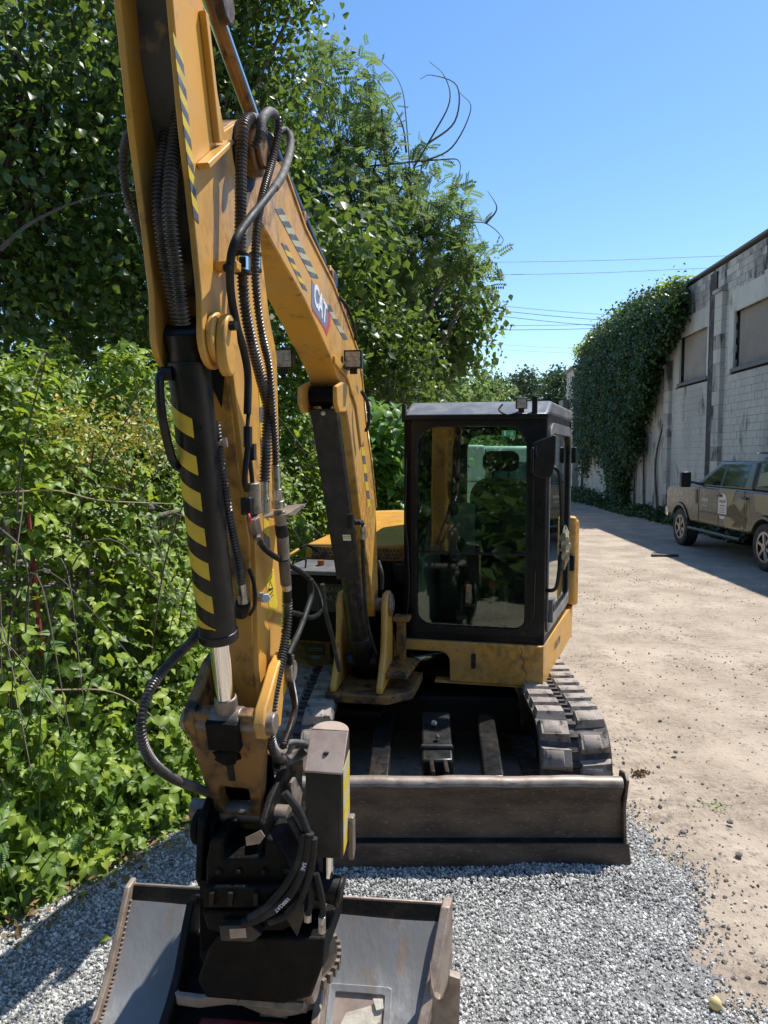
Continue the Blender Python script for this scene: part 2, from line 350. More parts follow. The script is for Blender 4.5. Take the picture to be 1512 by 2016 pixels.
# ================================================================== GROUND
def gravel_edge(y):          # right-hand border of the grey gravel, X at distance y
    pts = [(2.3, 1.60), (2.65, 1.42), (2.95, 1.36), (3.2, 1.48), (3.5, 1.60), (3.8, 1.56), (4.1, 1.50), (4.5, 1.46), (5.0, 1.42), (6.0, 1.36)]
    return float(np.interp(y, [p[0] for p in pts], [p[1] for p in pts]))
def bank_foot(y):            # right-hand border of the undergrowth
    pts = [(1.0, -2.6), (2.6, -2.15), (3.1, -1.88), (3.6, -1.48), (4.24, -1.12), (5.0, -1.02), (6.5, -1.0), (8.0, -.55), (9.5, .15), (12, .6), (20, 1.0), (40, 2.2)]
    return float(np.interp(y, [p[0] for p in pts], [p[1] for p in pts]))
def nz2(x, y, s, seed=0):
    r = np.random.default_rng(seed); out = 0
    for o in range(5):
        for _ in range(3):
            a = r.uniform(0, 2*PI); p = r.uniform(0, 6.28); f = s*(2**o)*r.uniform(.7, 1.3)
            out = out+np.sin((x*math.cos(a)+y*math.sin(a))*f+p)/(2**o)/3
    return out
xs = np.concatenate([-np.geomspace(350, 7, 22), np.linspace(-6.6, -2.2, 30), np.linspace(-2.1, 4.2, 200), np.linspace(4.3, 11, 70), np.geomspace(11.6, 350, 22)])
ys = np.concatenate([-np.geomspace(60, .5, 8), np.linspace(1.4, 8, 220), np.geomspace(8.05, 40, 120), np.geomspace(42, 700, 22)])
XX, YY = np.meshgrid(xs, ys)
near = np.exp(-(YY/18)**2)
ZZ = (.012*nz2(XX, YY, 3., 1)+.008*nz2(XX, YY, 14., 2))*near
rut = lambda c, w: np.exp(-((XX-c-.04*np.sin(YY*.7))/w)**2)
ZZ -= .032*(rut(2.05, .15)+rut(3.7, .17)-.5*rut(2.4, .1)-.5*rut(3.3, .1))*near
tread = np.exp(-((XX-1.75)/.3)**2)*np.exp(-((YY-5.0)/1.6)**2)      # churned by the tracks
ZZ += .018*tread*np.sin(YY*42+np.sin(XX*9)*1.5)
ZZ[(YY > 60)] = 0
nx, ny = len(xs), len(ys)
idx = np.arange(nx*ny).reshape(ny, nx)
F = np.stack([idx[:-1, :-1], idx[:-1, 1:], idx[1:, 1:], idx[1:, :-1]], -1).reshape(-1, 4)
M('dirt', (.45, .375, .295), .95, c2=(.32, .26, .20), s=1.1, lo=.36, hi=.64, c3=(.19, .16, .135), s3=13, lo3=.57, hi3=.72, bump=1.6, bs=30, spec=.12, rv=0, grime=(.20, .165, .13))
nt = MATS['dirt'].node_tree; N_ = nt.nodes; b_ = N_['Principled BSDF']; geo_ = [n for n in N_ if n.type == 'NEW_GEOMETRY'][0]
wv = N_.new('ShaderNodeTexWave'); wv.bands_direction = 'Y'; wv.inputs['Scale'].default_value = 3.4; wv.inputs['Distortion'].default_value = 5; wv.inputs['Detail'].default_value = 3; nt.links.new(geo_.outputs['Position'], wv.inputs[0])
mk = N_.new('ShaderNodeTexNoise'); mk.inputs['Scale'].default_value = .55; mp_ = N_.new('ShaderNodeMapping'); mp_.inputs['Scale'].default_value = (1.6, .25, 1); nt.links.new(geo_.outputs['Position'], mp_.inputs[0]); nt.links.new(mp_.outputs[0], mk.inputs[0])
mr_ = N_.new('ShaderNodeMapRange'); mr_.inputs[1].default_value = .48; mr_.inputs[2].default_value = .60; nt.links.new(mk.outputs[0], mr_.inputs[0]); mm = N_.new('ShaderNodeMath'); mm.operation = 'MULTIPLY'; nt.links.new(mr_.outputs[0], mm.inputs[0]); nt.links.new(wv.outputs['Fac'], mm.inputs[1])
b2 = N_.new('ShaderNodeBump'); b2.inputs['Strength'].default_value = .3; b2.inputs['Distance'].default_value = .02; nt.links.new(mm.outputs[0], b2.inputs['Height']); b1 = [n for n in N_ if n.type == 'BUMP' and n is not b2 and n != b2][0]; nt.links.new(b1.outputs[0], b2.inputs['Normal']); nt.links.new(b2.outputs[0], b_.inputs['Normal'])
ground = np_mesh('ground', np.stack([XX, YY, ZZ], -1).reshape(-1, 3), F, 'dirt'); tag(ground, kind='structure')
for p in ground.data.polygons: p.use_smooth = True
def gz(x, y):
    x = np.asarray(x, float); y = np.asarray(y, float)
    i = np.clip(np.searchsorted(xs, x)-1, 0, nx-2); j = np.clip(np.searchsorted(ys, y)-1, 0, ny-2)
    tx = (x-xs[i])/(xs[i+1]-xs[i]); ty = (y-ys[j])/(ys[j+1]-ys[j])
    return (ZZ[j, i]*(1-tx)+ZZ[j, i+1]*tx)*(1-ty)+(ZZ[j+1, i]*(1-tx)+ZZ[j+1, i+1]*tx)*ty

def scatter(name, P, size, cols, label, rough=.85):    # stones: one geometry-nodes object
    n = len(P); me = bpy.data.meshes.new(name); me.vertices.add(n); me.vertices.foreach_set('co', np.asarray(P, np.float32).ravel())
    a = me.attributes.new('rot', 'FLOAT_VECTOR', 'POINT'); a.data.foreach_set('vector', RNG.uniform(0, 6.28, (n, 3)).astype(np.float32).ravel())
    s3 = (size[:, None]*RNG.uniform(.55, 1.15, (n, 3))).astype(np.float32)
    a = me.attributes.new('scl', 'FLOAT_VECTOR', 'POINT'); a.data.foreach_set('vector', s3.ravel())
    a = me.attributes.new('rnd', 'FLOAT', 'POINT'); a.data.foreach_set('value', RNG.random(n).astype(np.float32))
    m = bpy.data.materials.new(name); m.use_nodes = True; nn = m.node_tree.nodes; l = m.node_tree.links
    at = nn.new('ShaderNodeAttribute'); at.attribute_type = 'INSTANCER'; at.attribute_name = 'rnd'
    cr = nn.new('ShaderNodeValToRGB'); e = cr.color_ramp.elements
    while len(e) < len(cols): e.new(.5)
    for i, c in enumerate(cols): e[i].position = i/(len(cols)-1); e[i].color = (*c, 1)
    l.new(at.outputs['Fac'], cr.inputs[0]); b = nn['Principled BSDF']; l.new(cr.outputs[0], b.inputs['Base Color']); b.inputs['Roughness'].default_value = rough
    b.inputs['Specular IOR Level'].default_value = .3
    g = bpy.data.node_groups.new(name, 'GeometryNodeTree')
    g.interface.new_socket('Geometry', in_out='INPUT', socket_type='NodeSocketGeometry'); g.interface.new_socket('Geometry', in_out='OUTPUT', socket_type='NodeSocketGeometry')
    N = g.nodes; gi = N.new('NodeGroupInput'); go = N.new('NodeGroupOutput')
    ico = N.new('GeometryNodeMeshIcoSphere'); ico.inputs['Radius'].default_value = 1; ico.inputs['Subdivisions'].default_value = 2
    sp = N.new('GeometryNodeSetPosition'); tn = N.new('ShaderNodeTexNoise'); tn.inputs['Scale'].default_value = 1.1
    vm = N.new('ShaderNodeVectorMath'); vm.operation = 'SUBTRACT'; vm.inputs[1].default_value = (.5, .5, .5)
    vm2 = N.new('ShaderNodeVectorMath'); vm2.operation = 'SCALE'; vm2.inputs['Scale'].default_value = 1.7
    g.links.new(tn.outputs['Color'], vm.inputs[0]); g.links.new(vm.outputs[0], vm2.inputs[0]); g.links.new(vm2.outputs[0], sp.inputs['Offset'])
    g.links.new(ico.outputs[0], sp.inputs[0])
    sm = N.new('GeometryNodeSetMaterial'); sm.inputs['Material'].default_value = m; g.links.new(sp.outputs[0], sm.inputs[0])
    ip = N.new('GeometryNodeInstanceOnPoints'); g.links.new(gi.outputs[0], ip.inputs['Points']); g.links.new(sm.outputs[0], ip.inputs['Instance'])
    for an, sock in (('rot', 'Rotation'), ('scl', 'Scale')):
        na = N.new('GeometryNodeInputNamedAttribute'); na.data_type = 'FLOAT_VECTOR'; na.inputs[0].default_value = an
        g.links.new(na.outputs[0], ip.inputs[sock])
    g.links.new(ip.outputs[0], go.inputs[0])
    o = link(name, me); md = o.modifiers.new('stones', 'NODES'); md.node_group = g
    return tag(o, label, kind='stuff')
# grey crushed gravel
N0 = 230000
gx = RNG.uniform(-2.6, 1.75, N0); gy = 2.2+RNG.random(N0)**1.1*3.4
ge = np.interp(gy, [2.3, 2.65, 2.95, 3.2, 3.5, 3.8, 4.1, 4.5, 5.0, 6.0], [1.60, 1.42, 1.36, 1.48, 1.60, 1.56, 1.50, 1.46, 1.42, 1.36])
wob = .10*nz2(gx, gy, 6., 5)+RNG.normal(0, .05, N0)
dens = np.clip((ge+wob-gx)/.10, 0, 1)
dens *= np.where((gx > .95) & (gy > 2.7) & (gy < 3.6) & (nz2(gx, gy, 5., 9) > .35), .35, 1)
bf = np.array([bank_foot(t) for t in gy])
dens *= np.clip((gx-bf+.45+.1*nz2(gx, gy, 7., 6))/.25, 0, 1)
dens *= np.where((gx > -.36) & (gx < .92) & (gy > 3.9), .0, 1)
k = RNG.random(N0) < dens; gx, gy = gx[k], gy[k]
sz = .0028+RNG.random(len(gx))**1.8*.0075; zz = gz(gx, gy)+.004+RNG.uniform(-.003, .006, len(gx))
zz += .035*np.exp(-((gy-3.55)/.16)**2)*np.exp(-((gx-.5)/.7)**4)*.6
scatter('gravel', np.stack([gx, gy, zz], 1), sz, [(.14, .138, .13), (.27, .267, .253), (.40, .395, .375), (.52, .515, .485), (.70, .69, .66)], 'crushed grey gravel spread under and in front of the digger')
gxs = np.linspace(-2.4, 1.7, 110); gys = np.linspace(2.0, 4.5, 80); GXX, GYY = np.meshgrid(gxs, gys); ins = GXX < np.array([[gravel_edge(y)-.06-.05*math.sin(y*17) for _ in gxs] for y in gys])
gi_ = np.arange(110*80).reshape(80, 110); ins &= ~((GXX > -.36) & (GXX < .92) & (GYY > 3.9)); okq = ins[:-1, :-1] & ins[1:, 1:] & ins[:-1, 1:] & ins[1:, :-1]
M('gravel_fines', (.27, .265, .255), .95, c2=(.16, .155, .15), s=60, c3=(.42, .41, .39), s3=140, lo3=.52, hi3=.62, bump=1.2, bs=160, spec=.1, rv=0)
tag(np_mesh('gravel_bed', np.stack([GXX, GYY, gz(GXX, GYY)+.004], -1).reshape(-1, 3), np.stack([gi_[:-1, :-1], gi_[:-1, 1:], gi_[1:, 1:], gi_[1:, :-1]], -1)[okq], 'gravel_fines'), kind='structure')
# pebbles on the dirt
N1 = 90000
px_ = RNG.uniform(1.2, 7.0, N1); py_ = 2.2+RNG.random(N1)**1.6*12
clump = nz2(px_, py_, 2.2, 11); k = RNG.random(N1) < np.clip(.10+.75*np.maximum(0, clump)**1.5+.8*np.exp(-np.abs(px_-1.65)/.35)*np.exp(-np.maximum(0, py_-2.8)/2), .03, 1)*np.where(py_ > 8, .5, 1)
px_, py_ = px_[k], py_[k]; sz = .0016+RNG.random(len(px_))**6*.012
scatter('pebbles', np.stack([px_, py_, gz(px_, py_)+sz*.3], 1), sz, [(.17, .15, .125), (.26, .22, .185), (.36, .31, .255), (.48, .42, .35)], 'scattered pebbles lying on the pale dirt yard')
# soil under the undergrowth
soilv = []; soilf = []
yy = np.linspace(1.2, 13, 60)
for i, y in enumerate(yy):
    b0 = bank_foot(y)
    for k_, t in enumerate((.18, -.1, -.5, -1.5, -6)): soilv.append((b0+t*(1 if k_ else .5+.5*math.sin(y*9)), y, float(gz(max(b0+t, -6), y))+.006+.02*min(1, max(0, -t))))
    if i:
        for k_ in range(4): soilf.append(((i-1)*5+k_, i*5+k_, i*5+k_+1, (i-1)*5+k_+1))
M('soil', (.09, .065, .045), .95, c2=(.17, .13, .09), s=6, c3=(.30, .24, .17), s3=30, bump=.8, bs=40, spec=.1)
tag(np_mesh('soil', soilv, soilf, 'soil'), kind='structure')
# leaf litter at the foot of the bank
nl = 2600; ly = RNG.uniform(2.6, 6, nl); lx = np.array([bank_foot(t) for t in ly])+RNG.normal(-.05, .16, nl)
tag(leaves('leaf_litter', np.stack([lx, ly, gz(lx, ly)+.015+RNG.random(nl)*.03], 1), np.stack([RNG.normal(0, .5, nl), RNG.normal(0, .5, nl), np.ones(nl)], 1), RNG.uniform(.02, .06, nl), T_QUAD, 'litter', droop=0), 'dry brown leaves and twigs along the gravel edge', kind='stuff')
for (x, y, s, a) in [(-1.42, 3.35, .055, .4), (-1.18, 3.05, .05, 2.), (-.98, 3.98, .09, 1.2)]:
    v, f = leaflet(s, s*.4, s*.1, -.1*s, a=a); o = np_mesh('fallen_leaf', v+np.array([x, y, .03]), f, 'leaf_yellow' if s < .08 else 'leaf_bramble', None, np.full(len(f), .3))
    tag(o, {.055: 'small yellow fallen leaf nearest the brambles on the gravel', .05: 'small pale fallen leaf in the shadow on the gravel', .09: 'larger green fallen leaf on gravel beside the bank'}[s], 'leaf', 'fallen leaves on the gravel')

# ================================================================== WAREHOUSE
WX0, WSL = 8.62, .051
def wall_x(y): return WX0 + WSL*y
def WP(y, h, out=0.): return Vector((wall_x(y)-out, y+out*WSL, h))       # out = towards the yard
WH, WY0, WY1 = 7.78, 8.0, 41.0
def wray(px, py, out=0.):
    d = ray(px, py); k = (WX0-out)/(d.x-WSL*d.y); p = O+d*k; return p.y, p.z
wh = thing('warehouse', 'old whitewashed concrete block warehouse with boarded windows', 'building', (9.5, 24, 0))
b = MB()
b.hexa([WP(WY0, 0, -.2), WP(WY1, 0, -.2), WP(WY1, 0, -9), WP(WY0, 0, -9)], [WP(WY0, WH-.1, -.2), WP(WY1, WH-.1, -.2), WP(WY1, WH-.1, -9), WP(WY0, WH-.1, -9)])
b.build('wall', 'mortar', wh)
b = MB(); b.hexa([WP(WY0-.2, WH-.1, .08), WP(WY1+.05, WH-.1, .08), WP(WY1+.05, WH-.1, -9.1), WP(WY0-.2, WH-.1, -9.1)], [WP(WY0-.2, WH-.03, .08), WP(WY1+.05, WH-.03, .08), WP(WY1+.05, WH-.03, -9.1), WP(WY0-.2, WH-.03, -9.1)])
b.build('coping', 'roof_edge', wh, bevel=.01)
# windows (y0,y1,z0,z1): openings read off the photograph
ya, za = wray(1340, 745); yb, zb = wray(1390, 655)
W1 = (yb-.15, ya+.1, 4.55, 6.05)
yc, zc = wray(1445, 690)
W2 = (yc-4.6, yc, 4.55, 6.1)
wins = [W1, W2, (ya+2.2, ya+4.4, 4.55, 6.05)]
BL, BHT = .405, .2
pil = [wray(1418, 760)[0], wray(1318, 800)[0]]
cells = []
for r in range(int((WH-.1)/BHT)):
    off = (r % 2)*BL/2
    for i in range(int((WY1-WY0)/BL)):
        y0 = WY0+off+i*BL; z0 = r*BHT
        if y0+BL > WY1: continue
        hid = any(a-.02 < y0+BL and y0 < c+.02 and d-.02 < z0+BHT and z0 < e+.02 for a, c, d, e in wins)
        if not hid: cells.append((y0, z0))
def blk_mesh():
    q = MB(); q.hexa([(0, .004, .004), (0, BL-.008, .004), (.1, BL-.008, .004), (.1, .004, .004)], [(0, .004, BHT-.008), (0, BL-.008, BHT-.008), (.1, BL-.008, BHT-.008), (.1, .004, BHT-.008)])
    q.hexa([(.013, 0, 0), (.013, BL, 0), (.1, BL, 0), (.1, 0, 0)], [(.013, 0, BHT), (.013, BL, BHT), (.1, BL, BHT), (.1, 0, BHT)], 1)
    return q
def seen(y0, z0): return ray_inv(WP(y0+.2, z0+.1))
def ray_inv(p):
    d = Vector(p)-O; zc_ = d.y*_c-d.z*_s; yc_ = -d.z*_c-d.y*_s
    return 756+FPX*d.x/zc_, 1008+FPX*yc_/zc_
inview = []; rest = []
for (y0, z0) in cells:
    sx, sy = ray_inv(WP(y0+.2, z0+.1))
    (inview if (1100 < sx < 1530 and 440 < sy < 960 and y0 < 23.5) else rest).append((y0, z0))
inview.sort(); rest += inview[300:]; inview = inview[:300]
ang = -math.atan(WSL)
blk = [blk_mesh().mesh('block', [m, 'mortar'], 0) for m in ('concrete', 'concrete_stained')]
# object coordinates differ per block, so stains break from block to block only mildly: share by world-space variant
for i, (y0, z0) in enumerate(inview):
    st = z0 > 6.3 and random.random() < .6
    o = link('block', blk[1 if st else 0], wh); o.matrix_basis = Matrix.Translation(WP(y0, z0, random.uniform(0, .007))) @ Matrix.Rotation(ang, 4, 'Z')
q = MB()
for (y0, z0) in rest:
    j = random.uniform(0, .007); p = lambda y, z, d: WP(y, z, j-d)
    q.hexa([p(y0+.004, z0+.004, 0), p(y0+BL-.004, z0+.004, 0), p(y0+BL-.004, z0+.004, .1), p(y0+.004, z0+.004, .1)], [p(y0+.004, z0+BHT-.004, 0), p(y0+BL-.004, z0+BHT-.004, 0), p(y0+BL-.004, z0+BHT-.004, .1), p(y0+.004, z0+BHT-.004, .1)], 1 if (z0 > 6.3 and random.random() < .6) else 0)
    q.hexa([p(y0, z0, .013+j), p(y0+BL, z0, .013+j), p(y0+BL, z0, .11), p(y0, z0, .11)], [p(y0, z0+BHT, .013+j), p(y0+BL, z0+BHT, .013+j), p(y0+BL, z0+BHT, .11), p(y0, z0+BHT, .11)], 2)
o = q.build('blockwork', ['concrete', 'concrete_stained', 'mortar'], wh, smooth=0); tag(o, kind='stuff')
for (y0, y1, z0, z1) in wins:
    a = .36
    q = MB(); q.ring([WP(y, z, -.04) for y, z in [(y0-a, z0-.1), (y1+a, z0-.1), (y1+a, z1+.6), (y0-a, z1+.6)]], [WP(y, z, -.04) for y, z in [(y0, z0), (y1, z0), (y1, z1), (y0, z1)]], WP(0, 0, .02)-WP(0, 0, -.04))
    fr = q.build('window', 'render_pale', wh)
    q = MB(); n = max(6, int((y1-y0)/.17)); st = (y1-y0)/n
    for i in range(n):      # corrugated sheet: ribs
        c = y0+i*st; vs = [WP(c, z0, -.17), WP(c+st*.5, z0, -.11), WP(c+st, z0, -.17)]; q.add(vs+[v+Vector((0, 0, z1-z0)) for v in vs], [(0, 1, 4, 3), (1, 2, 5, 4)])
    q.build('corrugated_sheet', 'board', fr, smooth=0)
    q = MB(); q.hexa([WP(y0-.1, z0-.1, .06), WP(y1+.1, z0-.1, .06), WP(y1+.1, z0-.1, -.16), WP(y0-.1, z0-.1, -.16)], [WP(y0-.1, z0, .06), WP(y1+.1, z0, .06), WP(y1+.1, z0+.02, -.16), WP(y0-.1, z0+.02, -.16)]); q.build('sill', 'roof_edge', fr)
for i, y in enumerate(pil):
    top = 6.75 if i == 0 else 5.3
    q = MB(); z = 0
    while z < top-.1: q.hexa([WP(y-.26, z+.005, .13), WP(y+.26, z+.005, .13), WP(y+.26, z+.005, -.01), WP(y-.26, z+.005, -.01)], [WP(y-.26, z+.395, .13), WP(y+.26, z+.395, .13), WP(y+.26, z+.395, -.01), WP(y-.26, z+.395, -.01)], random.random() < .4); z += .4
    q.hexa([WP(y-.3, z, .19), WP(y+.3, z, .19), WP(y+.3, z, -.01), WP(y-.3, z, -.01)], [WP(y-.3, z+.1, .19), WP(y+.3, z+.1, .19), WP(y+.3, z+.22, -.01), WP(y-.3, z+.22, -.01)], 1)
    q.build('pilaster', ['concrete', 'concrete_stained'], wh)
y = pil[0]+.62
q = MB(); q.hexa([WP(y-.24, 0, .05), WP(y+.24, 0, .05), WP(y+.24, 0, -.01), WP(y-.24, 0, -.01)], [WP(y-.24, 7.5, .05), WP(y+.24, 7.5, .05), WP(y+.24, 7.5, -.01), WP(y-.24, 7.5, -.01)]); q.build('stained_strip', 'downpipe_stain', wh)
# the lower building farther along
lb = thing('low_building', 'lower grey block building standing beyond the ivy covered wall', 'building', (11, 46, 0))
q = MB(); q.hexa([(10.5, 41.3, 0), (10.82, 44.2, 0), (22, 44.2, 0), (22, 41.3, 0)], [(10.5, 41.3, 7.0), (10.82, 44.2, 7.0), (22, 44.2, 7.0), (22, 41.3, 7.0)]); q.build('wall', 'concrete', lb)
q = MB(); q.hexa([(10.4, 41.25, 7.0), (10.72, 44.3, 7.0), (22, 44.3, 7.0), (22, 41.25, 7.0)], [(10.4, 41.25, 7.15), (10.72, 44.3, 7.15), (22, 44.3, 7.15), (22, 41.25, 7.15)]); q.build('coping', 'roof_edge', lb)
q = MB(); q.box(10.52, 10.75, 42.3, 43.3, .6, 2.6); f_ = q.build('door', 'roof_edge', lb)
q = MB(); q.box(10.3, 10.62, 42.9, 43.9, 4.3, 5.4); q.build('vent_hood', 'galv', lb, bevel=.03)

# ================================================================== FOLIAGE
def blob_pts(n, c, r, shell=.55):
    d = unit(RNG.normal(size=(n, 3))); rad = shell+(1-shell)*RNG.random(n)**.6
    return np.array(c)+d*np.array(r)*rad[:, None], d
def tree(name, label, base, trunk_r, blobs, nl, size, T, mat, group, lean=None, twigs=True, clump=26, spread=.28, bare=None, droop=.5, rel=False, up=.45):
    base = Vector(base); loc = Vector((0, 0, 0)) if rel else base
    t = thing(name, label, 'tree', loc, group)
    q = MB(); wr = random.Random(hash(name+str(base[:]) ) % 1000 if False else int(abs(base.x*37+base.y*91)) % 997)
    bl = [(Vector(c), r) for c, r in blobs]
    cen = sum((c for c, r in bl), Vector())/len(bl)
    fork = base.lerp(Vector((cen.x, cen.y, cen.z)), .45); fork.x = base.x+(cen.x-base.x)*.25; fork.y = base.y+(cen.y-base.y)*.25
    top = Vector((cen.x, cen.y, max(c.z for c, r in bl)))
    pth = spline([base-Vector((0, 0, .1)), base.lerp(fork, .5)+Vector((wr.uniform(-.1, .1), wr.uniform(-.1, .1), 0)), fork, fork.lerp(top, .55)+Vector((wr.uniform(-.2, .2), 0, 0)), top], 5)
    q.tube(pth, [trunk_r*(1-.9*i/(len(pth)-1)) for i in range(len(pth))], 8)
    q.build('trunk', 'bark', t)
    q = MB(); P = []; Nn = []
    tot = sum(r[0]*r[1]+r[1]*r[2]+r[0]*r[2] for c, r in bl)
    for c, r in bl:
        st = pth[min(len(pth)-1, wr.randint(len(pth)//3, len(pth)-3))]
        mid = st.lerp(c, .5)+Vector((wr.uniform(-.2, .2), wr.uniform(-.2, .2), wr.uniform(0, .25)))*r[0]
        lp = spline([st, mid, c], 5); lr = trunk_r*.34
        q.tube(lp, [lr*(1-.75*i/(len(lp)-1)) for i in range(len(lp))], 6)
        nn = max(3, int(nl*(r[0]*r[1]+r[1]*r[2]+r[0]*r[2])/tot)); nc = max(3, nn//clump)
        cp, cdn = blob_pts(nc, c, r, .45)
        for j in range(nc):
            e = Vector(cp[j])
            if twigs and j % 2 == 0:
                s0 = lp[wr.randint(3, len(lp)-1)]; q.tube(spline([s0, s0.lerp(e, .5)+Vector((0, 0, wr.uniform(-.06, .12)*r[2])), e], 3), [lr*.22, lr*.2, lr*.18, lr*.14, lr*.11, lr*.09, lr*.06], 4, caps=False)
            m = clump; sp = spread*(.7+.6*wr.random())
            pp = cp[j]+np.clip(RNG.normal(size=(m, 3)), -1.7, 1.7)*np.array([sp, sp, sp*.6]); P.append(pp)
            Nn.append(cdn[j]*.35+RNG.normal(size=(m, 3))*.55+np.array([0, 0, up]))
    if bare:
        for bp in bare:
            pp = spline([Vector(p) for p in bp], 6); q.tube(pp, [max(.005, .02*(1-.85*i/(len(pp)-1))) for i in range(len(pp))], 5)
    if q.v: q.build('branches', 'twig', t)
    P = np.vstack(P); Nn = np.vstack(Nn); k = P[:, 2] > .1
    me = leaves('foliage', P[k], Nn[k], size*RNG.uniform(.7, 1.25, k.sum()), T, mat, False, droop)
    o = link('foliage', me, t); tag(o, kind='stuff')
    return t
def blob(px, py, Y, r, sy=1.): return (W(px, py, Y), (r, r*sy, r*.9))
# tall broadleaf trees upper left
tree('broadleaf_tree', 'tall dark poplar leaning over the brambles at the left edge', (-4.6, 7.0, 0), .16,
     [blob(40, 60, 6.8, 1.0), blob(180, 200, 7.2, 1.0), blob(-60, 300, 6.6, 1.0), blob(90, 440, 7.2, .95), blob(-10, 590, 6.9, .8), blob(230, 40, 7.6, .95), blob(210, 420, 7.8, .9), blob(140, 620, 7.8, .75)],
     15000, .080, T_POPLAR, 'leaf_tree', 'trees behind the brambles', spread=.3)
tree('broadleaf_tree', 'poplar with large glossy leaves rising behind the raised stick', (-2.6, 8.4, 0), .15,
     [blob(330, 120, 8.6, 1.05), blob(445, 60, 8.4, .9), blob(420, 260, 8.8, .95), blob(535, -40, 8.2, .42), blob(570, 30, 8.2, .2), blob(300, 420, 8.6, .9), blob(255, 600, 8.4, .75), blob(500, 195, 8.9, .7), blob(450, -120, 8.4, 1.0)],
     13500, .082, T_POPLAR, 'leaf_tree', 'trees behind the brambles', spread=.28,
     bare=[[W(420, 60, 8.2), W(520, 20, 8.1), W(590, 40, 8.0)], [W(0, 492, 6), W(60, 440, 6.1), W(160, 395, 6.3), W(270, 374, 6.5)]])
tree('locust_tree', 'feathery locust tree with bare curling twigs against the sky', (.1, 13.2, 0), .17,
     [blob(640, 215, 13, 1.05), blob(560, 330, 12.8, 1.0), blob(725, 225, 13.2, .42), blob(735, 330, 13, .62), blob(690, 420, 12.8, 1.0), blob(830, 325, 13.2, .34), blob(800, 460, 13, .95), blob(860, 430, 13.2, .6), blob(900, 490, 13.1, .5), blob(600, 520, 12.8, .9), blob(740, 530, 12.9, .8), blob(925, 560, 13.1, .35)],
     4500, .20, T_PIN, 'leaf_locust', 'trees behind the brambles', clump=11, spread=.19, droop=.2,
     bare=[[W(700, 560, 13), W(790, 520, 13), W(810, 440, 13), W(800, 240, 13), W(785, 160, 13), W(736, 107, 13)], [W(800, 300, 13), W(790, 240, 13), W(745, 158, 13)], [W(760, 420, 13), W(850, 270, 13), W(885, 200, 13), W(875, 150, 13), W(845, 121, 13)],
           [W(840, 285, 13), W(895, 240, 13), W(900, 170, 13), W(850, 148, 13), W(827, 156, 13)], [W(830, 320, 13), W(890, 290, 13), W(927, 215, 13), W(905, 182, 13)], [W(700, 330, 13), W(860, 315, 13), W(905, 320, 13), W(895, 380, 13)], [W(640, 380, 13), W(760, 360, 13), W(900, 430, 13), W(957, 440, 13), W(990, 470, 13), W(980, 486, 13)], [W(957, 440, 13), W(978, 410, 13), W(960, 376, 13)]])
tree('maple_tree', 'mid green maple with drooping leaf sprays right of the boom', (.0, 15.5, 0), .12,
     [blob(840, 600, 15.2, 1.0), blob(760, 620, 15, 1.0), blob(930, 610, 15, .45), blob(900, 680, 15.4, .65), blob(905, 540, 15.2, .45), blob(965, 610, 15, .2), blob(700, 640, 15, .9), blob(820, 700, 15.4, .9)],
     6500, .15, T_BROAD, 'leaf_locust', 'trees behind the brambles', clump=16, spread=.26, droop=.8)
tree('slim_tree', 'slim young tree with a thin dark trunk behind the boom knee', W(765, 830, 11.0)*1.0 - Vector((0, 0, W(765, 830, 11.0).z)), .05,
     [blob(770, 640, 11, .45), blob(730, 690, 11, .4), blob(800, 720, 11.2, .45), blob(760, 760, 11.2, .3)], 1500, .10, T_BROAD, 'leaf_tree', 'trees behind the brambles', clump=14, spread=.2)
# wood behind: one dark mass
P = []; Nn = []
for _ in range(260):
    X = RNG.uniform(-15, .6); Y = 11.5+(-X*.22)+RNG.uniform(0, 5); hmax = np.interp(X, [-15, -6, -2, .6], [12, 11, 8, 5.0]); z = RNG.uniform(.5, hmax)
    c, d = blob_pts(110, (X, Y, z), (.85, .7, .7), .3); P.append(c); Nn.append(d*.5+RNG.normal(size=(110, 3))*.5+np.array([0, 0, .5]))
for _ in range(150):
    X = RNG.uniform(-7.5, -.3); Y = 9.2-X*.15+RNG.uniform(0, 2.2); z = RNG.uniform(1.2, 5.2)
    c, d = blob_pts(110, (X, Y, z), (.8, .6, .7), .3); P.append(c); Nn.append(d*.5+RNG.normal(size=(110, 3))*.5+np.array([0, 0, .5]))
P = np.vstack(P); tag(leaves('woodland', P, np.vstack(Nn), RNG.uniform(.10, .19, len(P)), T_QUAD, 'leaf_tree'), 'dense dark woodland filling the background on the left', kind='stuff')
P = []; Nn = []
for _ in range(520):
    X = RNG.uniform(-16, 13); Y = -9-RNG.uniform(0, 5)+abs(X)*.12; z = .2+9.3*RNG.random()**1.7
    if _ % 3 == 0: X = RNG.uniform(-4, 9); Y = RNG.uniform(-9, -.9); z = RNG.uniform(.1, .5)-.04*Y; X -= (Y < -5)*3
    c, d = blob_pts(190, (X, Y, z), (1.2, .9, 1.0), .2); P.append(c); Nn.append(d*.5+RNG.normal(size=(190, 3))*.5+np.array([0, 0, .5]))
P = np.vstack(P); tag(leaves('tree_belt', P, np.vstack(Nn), RNG.uniform(.2, .34, len(P)), T_QUAD, 'leaf_tree'), 'belt of dark trees across the lane behind the viewer', kind='stuff')
